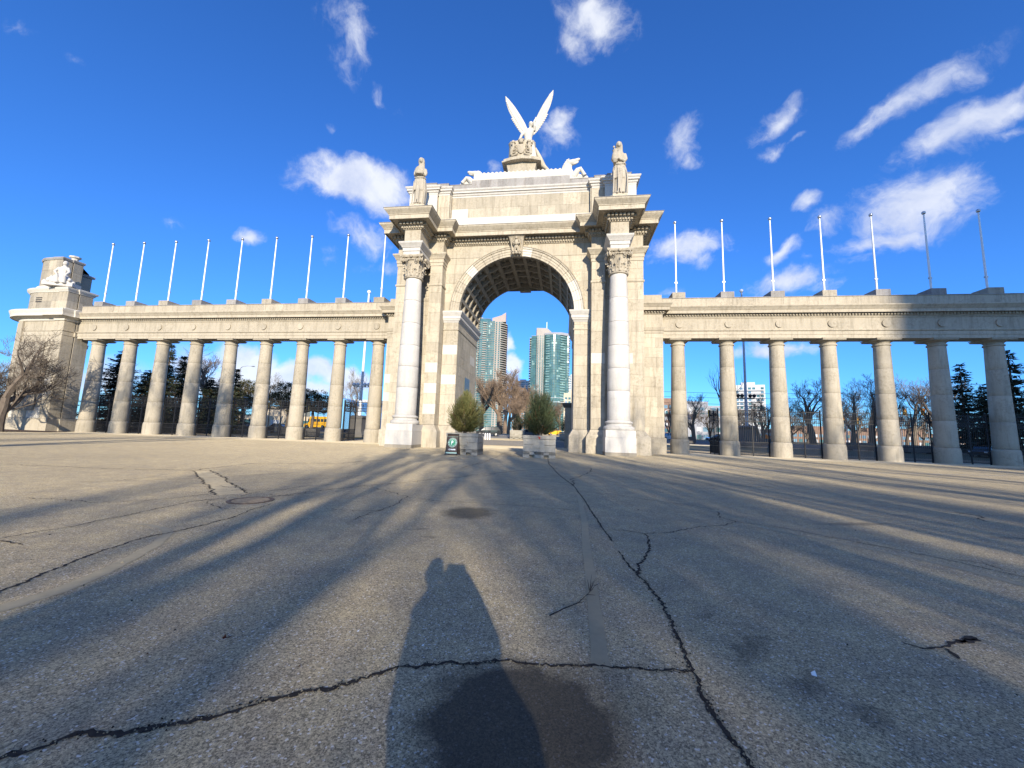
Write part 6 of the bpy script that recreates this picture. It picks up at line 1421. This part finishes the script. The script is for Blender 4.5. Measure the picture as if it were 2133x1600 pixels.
tree('fine', 'pale bare tree behind the fifth gate on the right', 1900, 80, 15.6, 2.2, 1.2)
tree('fine', 'pale bare tree right of the large round tree', 1745, 92, 13.0, 1.9, 1.2)
tree('fine', 'pale bare tree just left of the large round crowned tree', 1640, 96, 11.2, .4, 1.3)
tree('round', 'dense bare tree beside the sixth right column', 1948, 74, 13.6, 3.3, 1.2)
tree('vase', 'orange brown bare tree with a leaning trunk in the middle of the archway', 1040, 112, 19.5, 0, 1.05)
tree('vase', 'reddish bare tree behind the left planter shrub', 1003, 120, 18.0, 1.4, 1.0)
tree('vase', 'bare tree spreading in front of the white tower block', 1074, 128, 19.0, 2.6, 1.0)
tree('vase', 'tall bare tree top against the left glass tower', 1052, 150, 22.0, 4.0, .9)
tree('vase', 'low spreading bare tree between the two planter shrubs', 1060, 104, 10.5, 2.0, 1.2)
tree('vase', 'low bare tree behind the far left planter', 1082, 110, 11.0, 5.0, 1.1)
tree('vase', 'low bare tree at the right edge of the archway', 1166, 140, 12.5, 5.1, 1.0)
tree('vase', 'bare tree left of the curved glass tower base', 1098, 150, 19.0, 3.1, 1.0)
for i, (px, D_, H_) in enumerate([(1420, 150, 11), (1540, 140, 12), (1640, 130, 11), (1740, 125, 11), (1850, 120, 12), (470, 140, 12), (620, 150, 10), (330, 110, 14), (1980, 120, 12), (980, 175, 15)]):
    tree(['round', 'round2', 'fine'][i % 3], 'distant bare tree far behind the %s' % ['first right column', 'second right column', 'third right column', 'fourth right column', 'fifth right column', 'fifth left gate', 'flat topped pine', 'third left gate', 'sixth right gate', 'left planter shrub'][i], px, D_, H_, i * 1.1, 1.3)
for i in range(22):
    px_ = (1410 + i * 34) if i < 17 else (440 + (i - 17) * 56)
    tree(['fine', 'round', 'round2'][i % 3], 'far bare tree in the brown row beyond the %s gates' % ('right' if i < 17 else 'left'), px_, 105 + (i * 37) % 45, 9.5 + (i * 53) % 30 / 10, i * 1.7, 1.35, group='far bare trees beyond the road')
tree('crab', 'gnarled bare tree with wide tangled branches in front of the left pylon', 0, 0, 11.4, 2.6, 1.0, loc=(-52.4, -7.4, 0))
tree('crab', 'bare thorny tree at the far left edge in front of the pylon', 0, 0, 8.4, 3.0, 1.1, loc=(-57.2, -7.0, 0))
tree('fine', 'slender young bare tree against the base of the left pylon', 0, 0, 5.2, 1.0, .9, loc=(-57.4, -5.0, 0))
# far tree line, too far to tell apart
b = MB(); r = random.Random(77)
for k in range(420):
    x = r.uniform(-1200, 1200); y = r.uniform(320, 420)
    if -260 < x < 120: y += 330
    h = r.uniform(7, 13)
    for q in range(26):
        c = Vector((x + r.gauss(0, 3.5), y, r.uniform(.5, h))); v = Vector((r.uniform(-1, 1), 0, r.uniform(.2, 1))).normalized() * r.uniform(2, 4); o = Vector((v.z, 0, -v.x)).normalized() * .35; b.add([c - o, c + o, c + v], [(0, 1, 2)])
tag(b.build('distant_woodland', BARK), 'far off band of bare brown trees along the horizon', 'woodland', kind='stuff')

# ------------------------------------------------------------------ behind the camera: what casts the long shadows
TREES['shade'] = None
for nm_, sd in (('shade', 101), ('shade2', 107)):
    T_, C_ = bare(sd, 26, .38, 5, .27, .22, .9, (3, 3), thin=.025); zt = max(v[2] for v in C_.v)
    for M_ in (T_, C_): M_.v = [(x * 26 / zt, y * 26 / zt, z * 26 / zt) for x, y, z in M_.v]
    TREES[nm_] = (T_.mesh('trunk', BARK), C_.mesh('crown', BARK), 26)
def shade(k, u, y, H, rz, lab): tree(k, lab, 0, 0, H, rz, 1.0, loc=(u - .25643 * y, y, 0), group='tall bare trees behind the viewer')
for i, (u, y, H_, rz) in enumerate([(-9.2, -78, 25, .2), (-3.6, -80, 25, 1.7), (.6, -74, 25, 3.0), (5.6, -64, 25, 4.1), (11.5, -62, 25, 5.0), (-38, -49, 27, .9), (-30.5, -52, 28, 2.4), (-47, -47, 26, 3.6)]):
    shade('shade' if i % 2 else 'shade2', u, y, H_, rz, 'tall bare tree of the front row behind the viewer, number %s from the left' % ['four', 'five', 'six', 'seven', 'eight', 'two', 'three', 'one'][i])
for i, (u, y, H_, rz) in enumerate([(-6.9, -108, 27, 2.2), (-1.6, -98, 29, 3.9), (2.6, -100, 30, .7), (7.2, -94, 29, 5.2), (-15.0, -92, 20, 1.2), (21.5, -52, 23, 2.9), (29, -55, 25, .3), (-2.4, -88, 27, 4.4), (3.4, -92, 28, 1.0), (-8.2, -94, 26, 3.3), (-4.2, -98, 27, 5.6)]):
    shade('shade2' if i % 2 else 'shade', u, y, H_, rz, 'taller bare tree in the rear row behind the viewer, number %s' % ['two', 'three', 'four', 'five', 'one', 'six', 'seven', 'eight', 'nine', 'ten', 'eleven', 'twelve'][i])
hx, hy = 36.8 + .25643 * 240 + 22, -240
T = thing('hotel_tower', 'tall slab hotel tower far behind the viewer that shades the right colonnade', 'tower', (hx, hy, 0))
m = MB(); m.box(-22, 22, -9, 9, 0, 112); m.build('body', CONC, T)
for f in range(34):
    q = MB(); facepanes(q, (22, 9.0), (-22, 9.0), f * 3.2 + 4, f * 3.2 + 6.2, 12, random.Random(f), 1, 2, .2, .06); q.build('window_band', [GL4, GL2], T, kind='stuff')

# photographer (only the shadow falls in the picture)
PH = thing('person', 'photographer in a dark coat holding up a phone, seen as a shadow', 'person', (CAM.x, CAM.y - .40, 0))
b = MB()
b.loft([ell((cx_, cy_, z), a, c, 20) for z, cx_, cy_, a, c in [(.50, .20, 0, .36, .25), (.78, .20, 0, .38, .25), (.92, .16, 0, .43, .23), (1.05, .09, 0, .38, .21), (1.2, .03, 0, .32, .19), (1.36, 0, 0, .27, .17), (1.44, -.04, .0, .20, .14), (1.48, -.12, .02, .08, .08), (1.52, -.16, .03, .062, .07)]])
b.loft([ell((-.18, .04, z), a, c, 16) for z, a, c in [(1.50, .05, .055), (1.55, .07, .085), (1.62, .085, .105), (1.68, .083, .105), (1.74, .06, .08), (1.77, .02, .03)]])
for s in (-1, 1):
    b.tube([(.16 + s * .11, 0, .62), (.16 + s * .12, .01, .4), (.16 + s * .13, 0, .1)], [.11, .08, .055], 10)
    b.ball((-.04 + s * .05, .22, 1.53), .07, 10, 8); b.ball((.05 + s * .04, .2, 1.43), .09, 10, 8); b.ball((.16 + s * .14, .07, .055), .055, 8, 6, sy=2.2)
b.tube([(.20, 0, 1.34), (.33, .08, 1.16), (.20, .18, 1.36), (.09, .29, 1.55)], [.10, .12, .11, .06], 10)
b.tube([(-.22, 0, 1.34), (-.20, .12, 1.16), (-.08, .22, 1.38), (-.06, .29, 1.53)], [.10, .10, .09, .05], 10)
o = b.build('body', COAT, PH); fuse(o, .018)
b = MB()
b.loft([ell((-.18, .045, z), a, c, 16) for z, a, c in [(1.52, .06, .08), (1.60, .092, .112), (1.68, .094, .116), (1.76, .066, .086), (1.79, .02, .03)]]); b.v = [(x, min(y, .10), z) for x, y, z in b.v]; b.build('hair', HAIR, PH)
b = MB(); b.ball((-.18, .145, 1.615), .016, 6, 5, sz=1.6); 
for s in (-1, 1): b.ball((-.18 + s * .032, .135, 1.645), .012, 6, 5); b.ball((-.18 + s * .092, .03, 1.62), .02, 6, 5, sz=1.6, sx=.5)
b.ball((-.18, .135, 1.578), .02, 6, 5, sz=.35); b.build('face', SKIN, PH)
b = MB()
for s in (-1, 1):
    cx_ = s * .075; b.ball((cx_, .315, 1.585), .052, 8, 6, sx=.85, sz=1.35)
    for q in range(4): b.tube([(cx_, .33, 1.60 - q * .018), (cx_ * .95 + s * .006, .352, 1.605 - q * .018), (cx_ * .72, .362, 1.605 - q * .018)], [.009, .008, .007], 6)
    b.tube([(cx_, .315, 1.56), (cx_ * .7, .33, 1.565), (cx_ * .5, .335, 1.575)], [.010, .009, .007], 6)
b.build('hand', SKIN, PH)
ph = thing('phone', 'dark phone held up by the photographer behind the picture', 'phone', (CAM.x, CAM.y - .058, 1.535)); m = MB(); m.box(-.085, .085, -.005, .005, -.02, .10); m.build('body', RUBBER, ph); m = MB(); m.box(-.07, .07, -.0065, -.005, .005, .08); m.build('screen', GLASSD, ph)
